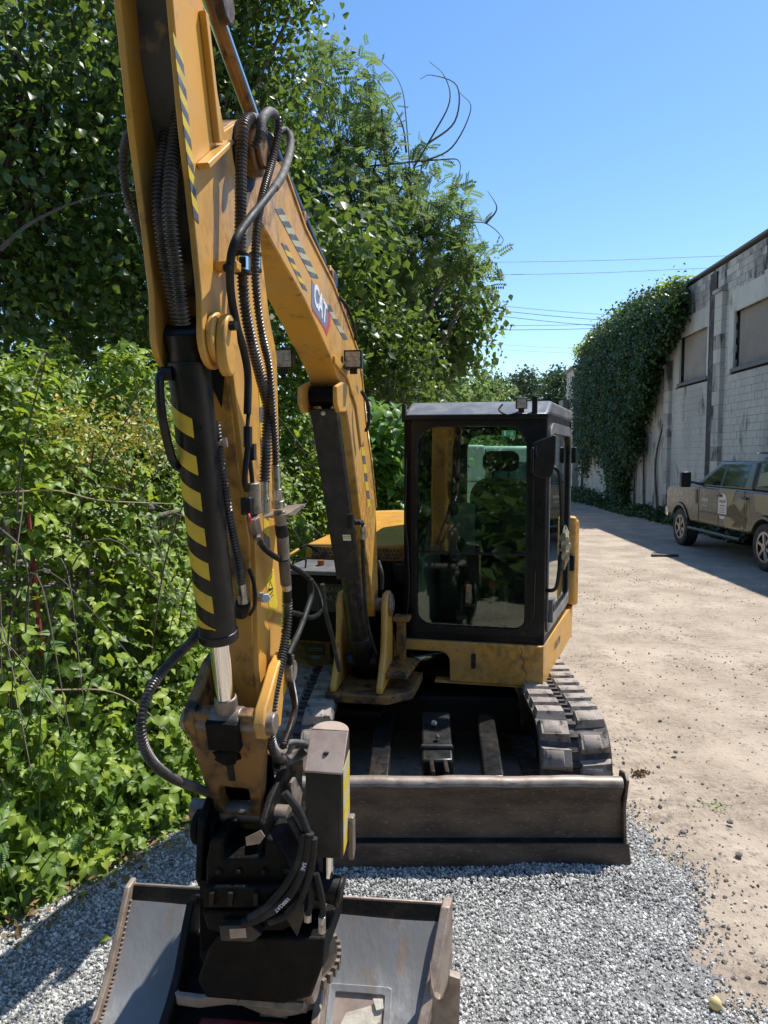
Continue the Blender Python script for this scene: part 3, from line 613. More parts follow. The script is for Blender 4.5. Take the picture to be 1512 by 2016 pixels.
# mid-distance bushes and trees behind the cab
for i, (px, py, Y, r, lab) in enumerate([(880, 790, 30, 1.6, 'rounded light green tree just left above the cab roof'), (940, 800, 38, 1.9, 'light green tree above the middle of the cab roof'), (835, 790, 24, 1.3, 'pale bushy tree beside the boom behind the cab')]):
    p = W(px, 900, Y); tree('roadside_tree', lab, (p.x, Y, 0), .15, [(W(px, py, Y), (r, r, r)), (W(px-20, py-25, Y), (r*.6,)*3), (W(px+25, py+5, Y), (r*.7,)*3), (W(px, py+90, Y), (r*1.2,)*3)], 2600, .22, T_QUAD, 'leaf_locust', 'roadside trees beyond the cab', twigs=False, clump=18, spread=.3)
# far row: two prototypes copied
protos = [tree('far_tree', None, (0, 0, 0), .28, [((0, 0, 9.5), (2.0, 2, 2.4)), ((1.5, 0, 7.6), (1.9, 1.8, 2.2)), ((-1.6, .2, 7.2), (1.8, 1.8, 2.2)), ((.3, 0, 5), (2.6, 2.2, 2.2)), ((-.5, 0, 11.3), (1.0, 1, 1.3))], 2600, .42, T_QUAD, 'leaf_far', 'far row of trees', twigs=False, clump=16, spread=.5, rel=True),
          tree('far_tree', None, (0, 0, 0), .3, [((.4, 0, 10.4), (1.6, 1.6, 2.2)), ((-1.4, 0, 8.6), (1.7, 1.7, 2.2)), ((1.7, .3, 8.0), (1.5, 1.6, 2.0)), ((0, 0, 5.6), (2.7, 2.2, 2.6)), ((1.0, 0, 11.9), (.8, .8, 1.0))], 2600, .42, T_QUAD, 'leaf_far', 'far row of trees', twigs=False, clump=16, spread=.5, rel=True)]
def copy_tree(o, parent=None):
    c = o.copy(); COL.objects.link(c)
    if parent: c.parent = parent
    for ch in list(o.children): copy_tree(ch, c)
    return c
fl = ['leftmost tree of the far row beyond the cab', 'second tree from left in the far row', 'third tree from left in the far row', 'middle tree of the far row left of work light', 'far row tree right above the cab work light', 'far row tree between work light and ivy', 'rightmost far row tree beside the low building']
for i, (px, py) in enumerate([(905, 752), (955, 745), (990, 728), (1022, 722), (1055, 728), (1085, 722), (1115, 716)]):
    Y = 88+4*(i % 3); p = W(px, py, Y); o = protos[i] if i < 2 else copy_tree(protos[i % 2])
    o.location = (p.x, Y, 0); s = p.z/(12.6 if i % 2 == 0 else 12.9); o.scale = (s*1.1, s, s); o.rotation_euler.z = 0 if i < 2 else .5*math.sin(i*3.); o['label'] = fl[i]

P = []; Nn = []
for _ in range(160):
    X = RNG.uniform(-30, 60); Y = 104+RNG.uniform(0, 5); z = RNG.uniform(.3, 6.5)
    c, d = blob_pts(60, (X, Y, z), (2.2, 1.5, 1.6), .3); P.append(c); Nn.append(d*.6+RNG.normal(size=(60, 3))*.5+np.array([0, -.2, .5]))
P = np.vstack(P); tag(leaves('far_hedge', P[P[:, 2] > 0], np.vstack(Nn)[P[:, 2] > 0], .6, T_QUAD, 'leaf_far'), 'distant green scrub closing the end of the yard road', kind='stuff')
# ---- ivy on the warehouse
ivy = thing('ivy', 'thick dark ivy sheet climbing over the warehouse corner', 'climbing plant', WP(31, 0))
poly = [(1348, 572), (1300, 578), (1240, 600), (1205, 628), (1168, 655), (1138, 705), (1130, 740), (1128, 800), (1133, 870), (1140, 915), (1152, 940), (1164, 900), (1180, 885), (1192, 930), (1206, 985), (1236, 985), (1240, 940), (1246, 915), (1266, 885), (1258, 840), (1280, 800), (1298, 745), (1302, 700), (1322, 670), (1340, 635)]
def inpoly(x, y):
    c = False; n = len(poly)
    for i in range(n):
        (x1, y1), (x2, y2) = poly[i], poly[i-1]
        if (y1 > y) != (y2 > y) and x < (x2-x1)*(y-y1)/(y2-y1)+x1: c = not c
    return c
def inset(x, y):      # distance to outline in pixels
    d = 1e9
    for i in range(len(poly)):
        a = Vector((*poly[i-1], 0)); b_ = Vector((*poly[i], 0)); p = Vector((x, y, 0)); t = max(0, min(1, (p-a).dot(b_-a)/(b_-a).length_squared)); d = min(d, (p-a.lerp(b_, t)).length)
    return d
P = []; Nn = []
for _ in range(2100):
    x, y = random.uniform(1125, 1350), random.uniform(570, 990)
    if not inpoly(x, y): continue
    dd = min(1, inset(x, y)/22); thick = (.12+.75*dd)*(1.0 if y < 900 else .6)
    yy_, z_ = wray(x, y, thick*.8)
    if yy_ > 42: yy_ = 42+random.random()
    c = WP(yy_, z_, thick*(.75+.3*random.random())+.1*math.sin(yy_*3+z_*2)); m = 34
    P.append(np.array(c)+RNG.normal(size=(m, 3))*np.array([.13, .24, .24])); Nn.append(np.array([-.55, -.1, .5])+RNG.normal(size=(m, 3))*.45)
yl, zl = wray(1240, 600); yr, zr = wray(1345, 575)
P2 = []; N2 = []
for _ in range(330):        # growth spilling over the parapet
    yy_ = random.uniform(yr, 41); c = WP(yy_, WH-.1+random.uniform(0, .22), random.uniform(-.6, .35)); P2.append(np.array(c)+RNG.normal(size=(26, 3))*.16); N2.append(np.array([.2, 0, 1.])+RNG.normal(size=(26, 3))*.5)
P2 = np.vstack(P2); tag(leaves('sun_tinted_foliage', P2, np.vstack(N2), RNG.uniform(.09, .16, len(P2)), T_QUAD, 'leaf_bramble', ivy, droop=.4), kind='stuff')  # paler bramble leaf colour paints sunlight onto the ivy top
P = np.vstack(P); tag(leaves('foliage', P, np.vstack(Nn), RNG.uniform(.09, .17, len(P)), T_QUAD, 'leaf_ivy', ivy, droop=1.2), kind='stuff')
q = MB()
for _ in range(9):
    y = random.uniform(26, 40); q.tube(spline([WP(y, 0, .06), WP(y+.4*random.uniform(-1, 1), 2, .08), WP(y+random.uniform(-1, 1), 4, .08), WP(y+random.uniform(-1.4, 1.4), 6, .1)], 5), [.05-.0018*i for i in range(16)], 5)
q.build('stems', 'bark', ivy)
# weeds along the wall foot
wl_ = ['low dark weeds along the wall between truck and ivy', 'weed clump at the foot of the ivy', 'dark weeds where the yard road meets the far wall']
for i, (y0, y1, h) in enumerate([(17.5, 26, .45), (26, 33, .35), (33, 46, .7)]):
    t = thing('weeds', wl_[i], 'weeds', WP(y0, 0, .3), 'weeds at the foot of the warehouse'); n = 3000
    y = RNG.uniform(y0, y1, n); out = RNG.random(n)**1.5*(1.0+.25*i); P = np.stack([WX0+WSL*y-out-.05, y, RNG.random(n)*h*(1-out*.4)*(.6+.4*np.sin(y*2.3))], 1)
    tag(leaves('foliage', P, RNG.normal(size=(n, 3))*.6+np.array([-.2, 0, .7]), RNG.uniform(.08, .2, n), T_QUAD, 'leaf_ivy', t), kind='stuff')

leaf_mat('petal', [(.55, .52, .42), (.7, .68, .58)], (.6, .58, .45), .3, .6, .2)
# ---- bramble bank
def bank_h(t, y):           # height at distance t left of the foot line
    base = 2.35+.25*math.sin(y*1.3)+.15*math.sin(y*3.1+1)
    if y > 6: base += .1*(y-6)
    f = min(1, max(0, t)/1.5); lump = 1+.13*math.sin(y*4.1+t*3)+.1*math.sin(y*7.7-t*5)
    return max(.05, base*(1-(1-f)**2.2)*lump*(.9 if y < 3.3 else 1))
bl_names = [('nearest bramble at the lower left corner beside the gravel', 2.2, 3.3), ('bramble with broad pale leaves left of the big hose loop', 3.3, 4.1), ('bramble mound behind the striped cylinder', 4.1, 5.0), ('bramble thicket with blossom between stick and boom', 5.0, 6.2), ('bramble thicket left behind the engine hood', 6.2, 7.6), ('bramble thicket right of the boom beside the cab', 7.6, 10.0)]
lf_big = [np_mesh('leaf', *T_TRI, 'leaf_bramble', False, np.full(len(T_TRI[1]), v)) for v in (.35, .6, .9)]
big_count = [60, 75, 60, 45, 25, 20]
for bi, (lab, y0, y1) in enumerate(bl_names):
    ym = (y0+y1)/2; t = thing('bramble_bush', lab, 'bramble', (bank_foot(ym)-.8, ym, 0), 'brambles along the left bank')
    n = int(7000*(y1-y0)**.7); P = np.zeros((n, 3)); Nn = np.zeros((n, 3)); bigs = []
    for i in range(n):
        y = random.uniform(y0-.12, y1+.12); u_ = random.random(); tt = -.12+u_**1.25*(2.7 if y < 6 else 1.9); h = bank_h(tt+.12, y)
        dep = random.random()**1.6*.5; steep = max(0, 1-tt/1.1)
        z = h*random.uniform(.02, 1) if tt < .15 else h-dep*.7
        if tt > .15 and random.random() < .45: z = h*random.random()
        P[i] = (bank_foot(y)-tt-dep*.5*steep, y, max(.03, z)); Nn[i] = (.55*steep+.15, -.25, .75)
        if tt < 1.6 and dep < .06 and len(bigs) < 400: bigs.append(i)
    Nn += RNG.normal(size=(n, 3))*.36
    if y0 < 4.2:
        hole = ((P[:, 1]-4.15)/.5)**2+((P[:, 2]-1.0)/.55)**2 < 1       # thin place where the wire fence shows
        k = ~(hole & (RNG.random(n) < .72)); P, Nn = P[k], Nn[k]
    sz = RNG.uniform(.036, .082, len(P))*(1 if y0 < 6 else 1.15)
    tag(leaves('foliage', P, Nn, sz, T_TRI, 'leaf_bramble', t, rnd=np.clip(RNG.normal(.42, .3, len(P)), 0, 1)), kind='stuff')
    k = RNG.random(len(P)) < .35; jj = P[k]+RNG.normal(size=(k.sum(), 3))*.03
    tag(leaves('small_leaves', jj, Nn[k]+RNG.normal(size=(k.sum(), 3))*.3, RNG.uniform(.02, .045, k.sum()), T_BROAD, 'leaf_bramble', t, rnd=np.clip(RNG.normal(.75, .25, k.sum()), 0, 1)), kind='stuff')
    if 3.3 <= y0 < 6.3:
        bc_ = [P[i] for i in bigs if P[i][2] > 1.2][:7]; BPn = np.vstack([np.array(c_)+RNG.normal(size=(26, 3))*np.array([.045, .045, .04]) for c_ in bc_]); tag(leaves('blossom', BPn+np.array([.05, -.05, .04]), RNG.normal(size=(len(BPn), 3))*.4+np.array([.2, -.4, .8]), .018, T_QUAD, 'petal', t), kind='stuff')
    q = MB()
    for _ in range(8):
        y = random.uniform(y0, y1); tt = random.uniform(.0, 1.0); a = Vector((bank_foot(y)-tt-.3, y, 0)); hh = bank_h(tt+.5, y)
        b_ = Vector((bank_foot(y)-tt+random.uniform(-.1, .35), y+random.uniform(-.5, .3), hh*random.uniform(.8, 1.08))); c_ = b_+Vector((random.uniform(.1, .5), random.uniform(-.5, .1), random.uniform(-.7, -.1)))
        p = spline([a, a.lerp(b_, .6)+Vector((-.1, 0, .25)), b_, c_], 6); q.tube(p, [.007*(1-.7*i/(len(p)-1)) for i in range(len(p))], 5)
    q.build('canes', 'twig', t)
    for _ in range(big_count[bi]):       # leaves one can pick out singly
        y = random.uniform(y0, y1); tt = random.uniform(-.1, 1.1); h = bank_h(tt+.12, y); z = max(.08, h*(random.uniform(.15, 1.0) if tt < .4 else 1.0)+.03)
        p = Vector((bank_foot(y)-tt+.08, y-.04, z)); nrm = Vector((.5+random.gauss(0, .35), -.35+random.gauss(0, .35), .8)).normalized(); d = Vector((random.gauss(0, 1), random.gauss(0, 1), -.6)); d = (d-nrm*d.dot(nrm)).normalized(); x = d.cross(nrm)
        s = random.uniform(.07, .11); m_ = Matrix((x*s, d*s, nrm*s)).transposed().to_4x4(); m_.translation = p-t.location
        o = bpy.data.objects.new('leaf', random.choice(lf_big)); COL.objects.link(o); o.parent = t; o.matrix_basis = m_
# knotweed with big bright leaves right of the boom
for i, (px, Y, top, lab) in enumerate([(742, 8.2, 790, 'bright knotweed stem with big leaves touching the boom'), (775, 8.6, 800, 'bright large leaved knotweed between boom and cab'), (800, 9.3, 812, 'knotweed with drooping leaves hidden partly by the cab')]):
    p = W(px, top, Y); t = thing('knotweed', lab, 'weed', (p.x, Y, 0), 'knotweed stems beside the cab'); q = MB(); P = []; Nn = []
    for s_ in range(5):
        bx, by = p.x+random.uniform(-.3, .3), Y+random.uniform(-.3, .3); hh = p.z*random.uniform(.85, 1.0); pth = spline([(bx, by, 0), (bx+.05, by-.05, hh*.6), (bx+random.uniform(-.2, .2), by-.25, hh)], 8); q.tube(pth, [.014*(1-.7*k_/(len(pth)-1)) for k_ in range(len(pth))], 6)
        for v in pth[3:]:
            for _ in range(7): P.append(v+Vector((random.gauss(0, .14), random.gauss(-.05, .14), random.gauss(0, .06)))); Nn.append((random.gauss(.25, .4), random.gauss(-.35, .35), .8))
    q.build('stems', 'leaf_knot', t); tag(leaves('foliage', P, Nn, RNG.uniform(.12, .2, len(P)), T_BROAD, 'leaf_knot', t, droop=1.2), kind='stuff')
# ferny vetch low on the left
for i, (px, py, Y, lab) in enumerate([(60, 1330, 3.35, 'feathery green vetch fronds at the left edge'), (170, 1420, 3.55, 'feathery vetch sprays beneath the hose loop'), (40, 1560, 3.1, 'feathery fronds low in the corner above the gravel'), (230, 1640, 3.6, 'thin ferny sprig leaning over the gravel'), (330, 1400, 4.3, 'dark feathery weeds behind the hose loop')]):
    p = W(px, py, Y); t = thing('vetch', lab, 'weed', (p.x, Y, 0), 'feathery vetch on the left bank'); n = 22 if i != 3 else 10
    q = MB(); P = []; Nn = []
    for _ in range(n//4):
        e = p+Vector((random.gauss(0, .14), random.gauss(0, .12), random.gauss(0, .16))); b_ = Vector((p.x-.15+random.gauss(0, .06), Y+.12+random.gauss(0, .06), 0)); pth = spline([b_, b_.lerp(e, .6)+Vector((-.03, 0, .05)), e], 5); q.tube(pth, .0035, 4)
        for _ in range(4): P.append(pth[-1].lerp(pth[4], random.random())); Nn.append((random.gauss(.3, .4), random.gauss(-.4, .4), .7))
    q.build('stems', 'leaf_fern', t); tag(leaves('foliage', P, Nn, RNG.uniform(.05, .095, len(P)), T_FERN, 'leaf_fern', t, droop=.1), kind='stuff')
# reddish young shoots
for i, (px, py, Y, lab) in enumerate([(150, 860, 4.5, 'shrub with yellow and orange young leaves on the left bank'), (250, 870, 4.7, 'smaller orange tipped shoots beside the striped cylinder')]):
    p = W(px, py, Y); t = thing('yellow_shrub', lab, 'shrub', (p.x, Y, 0), 'yellow tipped shrubs'); n = 1000 if i == 0 else 400
    P = np.array(p)+RNG.normal(size=(n, 3))*np.array([.26, .2, .11]); tag(leaves('foliage', P, RNG.normal(size=(n, 3))*.5+np.array([.2, -.3, .7]), RNG.uniform(.018, .045, n), T_BROAD, 'leaf_yellow', t, droop=-.4), kind='stuff')
    q = MB()
    for _ in range(9): e = p+Vector((random.gauss(0, .2), random.gauss(0, .15), random.gauss(0, .08))); q.tube(spline([(p.x, Y+.1, p.z-1.0), (p.x+.05, Y, p.z-.4), e], 5), .004, 4)
    q.build('stems', 'twig', t)
# dry stalks and canes
for pts, r, mt, lab in [([W(0, 970, 3.9), W(110, 966, 4.0), W(200, 985, 4.1), W(345, 992, 4.4)], .006, 'dry_stalk', 'pale dry cane lying level across the brambles'),
                        ([G(40, 1790)+Vector((0, 0, .03)), G(130, 1700)+Vector((0, 0, .12)), G(240, 1610)+Vector((0, 0, .25)), W(345, 1592, 3.9)], .0045, 'dry_stalk', 'thin dry stalk arching from the gravel edge'),
                        ([W(105, 1358, 3.6), W(210, 1360, 3.65), W(275, 1390, 3.7), W(330, 1440, 3.8)], .004, 'dry_stalk', 'dead arching stalk crossing behind the hose loop'),
                        ([G(20, 1880), G(100, 1810)+Vector((0, 0, .02)), G(200, 1745)+Vector((0, 0, .03)), G(330, 1660)+Vector((0, 0, .06))], .005, 'dry_stalk', 'long dry stalk lying along the gravel border'),
                        ([W(0, 1040, 3.7), W(40, 1080, 3.7), W(56, 1150, 3.7), W(52, 1260, 3.7)], .006, 'twig', 'brown curved bramble cane at the left edge')]:
    q = MB(); p = spline(pts, 8); q.tube(p, [r*(1-.5*i/(len(p)-1)) for i in range(len(p))], 6); tag(q.build('dry_stalk' if mt == 'dry_stalk' else 'bramble_cane', mt), lab, 'stalk')
q = MB(); q.cyl(W(55, 1010, 3.95), W(82, 1290, 3.95), .013, .016, 8); tag(q.build('red_stake', 'red_cane'), 'thin red stake standing among the brambles', 'stake')
# chain link fence inside the thicket
fn = thing('chain_link_fence', 'rusty chain link fence swallowed by the brambles', 'fence', (-2.0, 4.3, 0))
fa = [Vector((-2.9, 2.4, 0)), Vector((-2.0, 3.9, 0)), Vector((-1.55, 4.9, 0)), Vector((-1.5, 6.6, 0)), Vector((-1.1, 8.5, 0))]
for p in fa:
    q = MB(); q.cyl(p, p+Vector((0, 0, 1.75)), .024, n=10); q.ball(p+Vector((0, 0, 1.76)), .03, 4); q.build('post', 'galv', fn)
q = MB()
for a, b_ in zip(fa, fa[1:]): q.cyl(a+Vector((0, 0, 1.7)), b_+Vector((0, 0, 1.7)), .018, n=8)
q.build('top_rail', 'galv', fn)
q = MB()
for a, b_ in zip(fa, fa[1:]):
    L = (b_-a).length; n = int(L/.06); st = L/n; rows = 27; dz = 1.65/rows
    for i in range(n):
        pth = []
        for r_ in range(rows+1): f = (i+(.5 if r_ % 2 == 0 else 1.0)-.0)/n; pth.append(a.lerp(b_, min(1, f))+Vector((0, 0, .03+r_*dz)))
        pt2 = []
        for r_ in range(rows+1): f = (i+(.5 if r_ % 2 == 0 else 0.0))/n; pt2.append(a.lerp(b_, f)+Vector((.004, 0, .03+r_*dz)))
        q.tube(pth, .0018, 3, caps=False); q.tube(pt2, .0018, 3, caps=False)
tag(q.build('wire_mesh', 'galv', fn), kind='stuff')
# ================================================================== EXCAVATOR
def BU(px, py, u):      # sight line met with the plane across the boom at u
    d = ray(px, py); q_ = BF + BE*u; return O + d*(((q_-O).dot(BE))/d.dot(BE))
ex = thing('excavator', 'yellow mini excavator with raised boom and grading bucket on the gravel', 'excavator', (CX, CY, 0))
def bpoly(mb, pts, w0, w1, mi=0): mb.prism([BP(u, w0, z) for u, z in pts], BN*(w1-w0), mi)
def pxpoly(mb, pix, w0, w1, ref=None, mi=0): bpoly(mb, [B(x, y, ref if ref is not None else w1) for x, y in pix], w0, w1, mi)
HW = .075
# ---- tracks
TF, TR, TZ, TRAD = -1.30, 1.30, .32, .265
def track_pt(s):        # along the loop, returns (b,z,tangent angle); s in metres
    L = TR-TF; C = PI*TRAD; P_ = 2*L+2*C; s %= P_
    if s < L: return TF+s, TZ+TRAD, 0.
    s -= L
    if s < C: a = s/TRAD; return TR+TRAD*math.sin(a), TZ+TRAD*math.cos(a), -a
    s -= C
    if s < L: return TR-s, TZ-TRAD, -PI
    s -= L; a = s/TRAD; return TF-TRAD*math.sin(a), TZ-TRAD*math.cos(a), -PI-a
PER = 2*(TR-TF)+2*PI*TRAD
lugs = []
for var in (1, -1):
    q = MB(); hw, hl, h = .088, .062, .036
    q.hexa([(-hw, -hl, -.01), (hw, -hl+.012*var, -.01), (hw, hl+.012*var, -.01), (-hw, hl, -.01)], [(-hw+.012, -hl+.016, h), (hw-.012, -hl+.022+.01*var, h), (hw-.012, hl-.012+.01*var, h), (-hw+.012, hl-.016, h)])
    q.hexa([(-hw+.02, -hl+.02, h-.001), (hw-.05, -hl+.02, h-.001), (hw-.05, hl-.024, h-.001), (-hw+.02, hl-.024, h-.001)], [(-hw+.03, -hl+.026, h+.005), (hw-.06, -hl+.026, h+.005), (hw-.06, hl-.03, h+.005), (-hw+.03, hl-.03, h+.005)])
    lugs.append(q.mesh('tread_lug', 'track_rubber', 50))
NP = 44
for side in (1, -1):
    c0 = .79*side; q = MB()
    n = 120; loop = [track_pt(i*PER/n) for i in range(n)]
    for wa, wb, ra, rb in ((-.2, .2, -.028, .0),):
        vs = []
        for b_, z, a in loop:
            nx_, nz_ = -math.sin(a), math.cos(a)
            for r_, o_ in ((c0+wa, ra), (c0+wb, ra), (c0+wb, rb), (c0+wa, rb)): vs.append(U(r_, b_+nx_*o_, z+nz_*o_))
        fs = []
        for i in range(n):
            j = (i+1) % n
            for k_ in range(4): fs.append((i*4+k_, j*4+k_, j*4+(k_+1) % 4, i*4+(k_+1) % 4))
        q.add(vs, fs)
    for i in range(NP*2):   # steel cross bars in the middle gap
        b_, z, a = track_pt((i+.5)*PER/(NP*2)); t_ = Vector((0, math.cos(a), math.sin(a))); nn_ = Vector((0, -math.sin(a), math.cos(a)))
        t_ = Vector((t_.y*math.sin(PSU), t_.y*math.cos(PSU), t_.z)); nn_ = Vector((nn_.y*math.sin(PSU), nn_.y*math.cos(PSU), nn_.z))
        r_ = Vector((math.cos(PSU), -math.sin(PSU), 0)); q.obox(U(c0, b_, z)+nn_*.008, r_*.034, t_*.012, nn_*.012)
    tr = q.build('track', 'track_belt', ex); tr['label'] = 'right hand rubber track in full view' if side > 0 else 'shaded rubber track beside the brambles'
    for i in range(NP):
        for col in (-1, 1):
            b_, z, a = track_pt((i+(.5 if col > 0 else 0))*PER/NP)
            o = link('tread_lug', lugs[0 if col > 0 else 1], tr)
            R = Matrix.Rotation(-PSU, 4, 'Z') @ Matrix.Rotation(a, 4, 'X'); R.translation = U(c0+col*.107, b_, z); o.matrix_basis = R
    q = MB()
    q.boxf(lambda r, b_, z: U(c0+r, b_, z), -.10, .10, TF, TR, .18, .44)
    q.build('track_frame', 'steel_dark', ex, bevel=.02)
    for bb, rad in ((TF, .225), (TR, .225)):
        q = MB(); q.cyl(U(c0-.07, bb, TZ), U(c0+.07, bb, TZ), rad, n=28); q.cyl(U(c0-.12, bb, TZ), U(c0+.12, bb, TZ), .09, n=20); q.build('idler', 'steel_dark', ex)
    for k_ in range(4):
        bb = -.8+k_*.53; q = MB(); q.cyl(U(c0-.08, bb, .15), U(c0+.08, bb, .15), .085, n=18); q.build('roller', 'steel_dark', ex)
q = MB(); q.boxf(U, -.6, .6, -.75, .75, .26, .5); q.cyl(U(0, 0, .5), U(0, 0, .62), .42, n=32); q.build('car_body', 'greasy', ex, bevel=.02)
# ---- blade
def DB(x, y, z): return Vector((x, y, z))
bx0, bx1 = -.715, 1.235; by = 3.66
prof = [(0, .075), (.035, .13), (.055, .2), (.05, .28), (.03, .35), (.0, .405), (-.012, .43), (.0, .452), (.03, .46), (.055, .44), (.075, .38), (.1, .28), (.1, .18), (.07, .09)]
q = MB(); n = 26; vs = []; fs = []; m = len(prof)
for i in range(n+1):
    x = bx0+(bx1-bx0)*i/n
    for k_, (y, z) in enumerate(prof):
        dz = (.003*math.sin(i*.9+.4)+.0015*math.sin(i*2.3)) if k_ in (5, 6, 7, 8, 9) else 0
        vs.append((x-(.015 if z > .3 else 0)*(1 if i > n/2 else -1)*1.0, by+y+.0*x, z+dz))
for i in range(n):
    for k_ in range(m): fs.append((i*m+k_, (i+1)*m+k_, (i+1)*m+(k_+1) % m, i*m+(k_+1) % m))
fs += [tuple(range(m)), tuple(n*m+k_ for k_ in range(m))[::-1]]
q.add(vs, fs); bl = q.build('blade', 'blade', ex, smooth=40)
q = MB(); vs = []; fs = []
tp = [(-.016, .425), (-.012, .449), (.012, .463), (.04, .461), (.052, .443), (.04, .435), (0, .43)]
for i in range(n+1):
    x = bx0+(bx1-bx0)*i/n-(.015 if i > n/2 else -.015); dz = .003*math.sin(i*.9+.4)+.0015*math.sin(i*2.3)+.003
    for y, z in tp: vs.append((x, by+y, z+dz))
for i in range(n):
    for k_ in range(7): fs.append((i*7+k_, (i+1)*7+k_, (i+1)*7+(k_+1) % 7, i*7+(k_+1) % 7))
q.add(vs, fs); q.build('top_edge', 'blade_edge', bl, smooth=60)
q = MB(); q.hexa([(bx0-.02, by-.03, .01), (bx1+.03, by-.03, .01), (bx1+.03, by+.0, .01), (bx0-.02, by+.0, .01)], [(bx0-.02, by-.006, .125), (bx1+.022, by-.006, .125), (bx1+.022, by+.03, .125), (bx0-.02, by+.03, .125)]); q.build('cutting_edge', 'blade', bl, bevel=.004)
q = MB(); q.hexa([(bx0-.01, by+.004, .126), (bx1, by+.004, .126), (bx1, by+.03, .126), (bx0-.01, by+.03, .126)], [(bx0-.01, by+.024, .134), (bx1, by+.024, .134), (bx1, by+.04, .134), (bx0-.01, by+.04, .134)]); q.build('wear_strip', 'steel_dark', bl)
for x in (bx0-.012, bx1-.005):
    q = MB(); q.prism([(x, by-.02, .02), (x, by+.11, .05), (x, by+.14, .3), (x, by+.1, .47), (x, by+.02, .485), (x, by-.02, .46), (x, by+.02, .3)], (.016, 0, 0)); q.build('end_plate', 'blade', bl, bevel=.004)
for px0, px1 in ((745, 757), (973, 955)):
    a = W(px0, 1535, 3.78); a.z = .36; c_ = W(px1, 1425, 4.62); c_.z = .40
    d = (c_-a).normalized(); sx = Vector((d.y, -d.x, 0)).normalized()*.055
    q = MB(); q.obox((a+c_)/2, sx, (c_-a)/2, Vector((0, 0, .065))); q.build('blade_arm', 'black_paint', ex, bevel=.012)
q = MB(); a = Vector((.29, 3.80, .42)); c_ = Vector((.31, 4.28, .52)); q.obox((a+c_)/2+Vector((0, .08, 0)), (.085, 0, 0), (c_-a)/2, Vector((0, 0, .05)))
q.hexa([(.20, 3.99, .40), (.385, 3.99, .40), (.385, 4.02, .37), (.20, 4.02, .37)], [(.20, 3.97, .505), (.385, 3.97, .505), (.385, 4.0, .52), (.20, 4.0, .52)])
bc = q.build('blade_cylinder', 'black_paint', ex, bevel=.012)
q = MB(); q.ball((.29, 4.2, .555), .022, 6); q.ball((.30, 4.06, .53), .014, 5); q.build('bolt', 'zinc', bc)
for dx in (-.035, .04):
    q = MB(); q.box(.29+dx-.012, .29+dx+.012, 3.74, 3.99, .36, .47); q.build('clevis', 'steel_dark', bc, bevel=.006)
# ---- house lower frame
def pl_r(mb, pts, b0, b1, mi=0): mb.prism([HS(r, b0, z) for r, z in pts], HS(0, b1, 0)-HS(0, b0, 0), mi)
arch = [(.25+.0, .6)] + [(.25-.07*(1-math.cos(a)), .73+.07*math.sin(a)) for a in np.linspace(0, PI/2, 6)] + [(-.07, .80), (-.07, .87)]
q = MB(); pl_r(q, [(.86, .87), (.86, .6)]+arch, -.70, -.66); sk = q.build('body_skirt', 'yellow', ex, bevel=.008)
side = [(.862, -.70), (1.10, .72), (1.05, 1.2), (.7, 1.5)]
q = MB()
for (r0, b0), (r1, b1) in zip(side, side[1:]):
    q.hexa([HS(r0, b0, .6), HS(r1, b1, .62), HS(r1-.04, b1+.0, .62), HS(r0-.04, b0+.04, .6)], [HS(r0, b0, .87), HS(r1, b1, .87), HS(r1-.04, b1, .87), HS(r0-.04, b0+.04, .87)])
q.build('side_skirt', 'yellow', ex, bevel=.006)
q = MB(); q.boxf(HS, .15, .84, -.69, -.60, .585, .6); q.build('skirt_lip', 'yellow', ex)
q = MB(); q.boxf(HS, .395, .425, -.712, -.70, .70, .80); q.build('latch', 'black_paint', sk, bevel=.006)
q = MB()
pts = [HS(.715+.01*math.sin(i*1.7)+.004*i, -.7015, .85-.24*i/12) for i in range(13)]; q.tube(pts, .0016, 4); q.build('scratch', 'stripe_black', sk)
o1, o2 = HS(.862, -.70, 0), HS(1.10, .72, 0); dr = (o2-o1).normalized(); nn = Vector((dr.y, -dr.x, 0))
text('serial_text', 'GCXC 320', .075, o1.lerp(o2, .42)+Vector((0, 0, .755))+nn*.004, dr, (0, 0, 1), 'stripe_grey', sk, sx=.75)
q = MB(); q.prism([HS(r, b_, .57) for r, b_ in [(-.85, -.42), (.80, -.62), (1.02, .7), (.7, 1.42), (-.6, 1.42), (-.9, .6)]], (0, 0, .06)); q.build('turntable_plate', 'greasy', ex)
q = MB(); q.boxf(HS, -.9, .75, .5, 1.4, .63, 1.3); q.build('engine_bay', 'greasy', ex)
q = MB(); q.prism([HS(r, b_, .87) for r, b_ in [(1.11, .68), (1.15, .74), (1.09, 1.15), (.72, 1.5), (-.55, 1.5), (-.9, 1.2), (-.9, 1.0), (.8, 1.0), (1.0, .72)]], (0, 0, .72)); q.build('counterweight', 'yellow', ex, bevel=.03, seg=3)
q = MB(); q.boxf(HS, 1.02, 1.12, .60, .72, .90, 1.62); q.build('rear_post', 'yellow', ex, bevel=.025, seg=3)
q = MB(); q.boxf(HS, -.92, -.42, -.56, -.50, .60, .80); lf = q.build('front_frame', 'yellow_dirty', ex, bevel=.01)
q = MB(); q.boxf(HS, -.80, -.66, -.568, -.560, .69, .77); ip = q.build('data_plate', 'decal_black', lf)
q = MB(); q.boxf(HS, -.785, -.675, -.5695, -.568, .735, .741); q.boxf(HS, -.785, -.675, -.5695, -.568, .72, .724); q.boxf(HS, -.76, -.69, -.562, -.560, .66, .682); q.build('print_line', 'decal_grey', ip)
q = MB(); q.boxf(HS, -.62, -.585, -.566, -.558, .68, .78); q.build('slot', 'greasy', lf)
q = MB(); q.boxf(HS, -.88, -.20, -.46, -.42, .62, 1.36); q.build('bulkhead', 'greasy', ex)
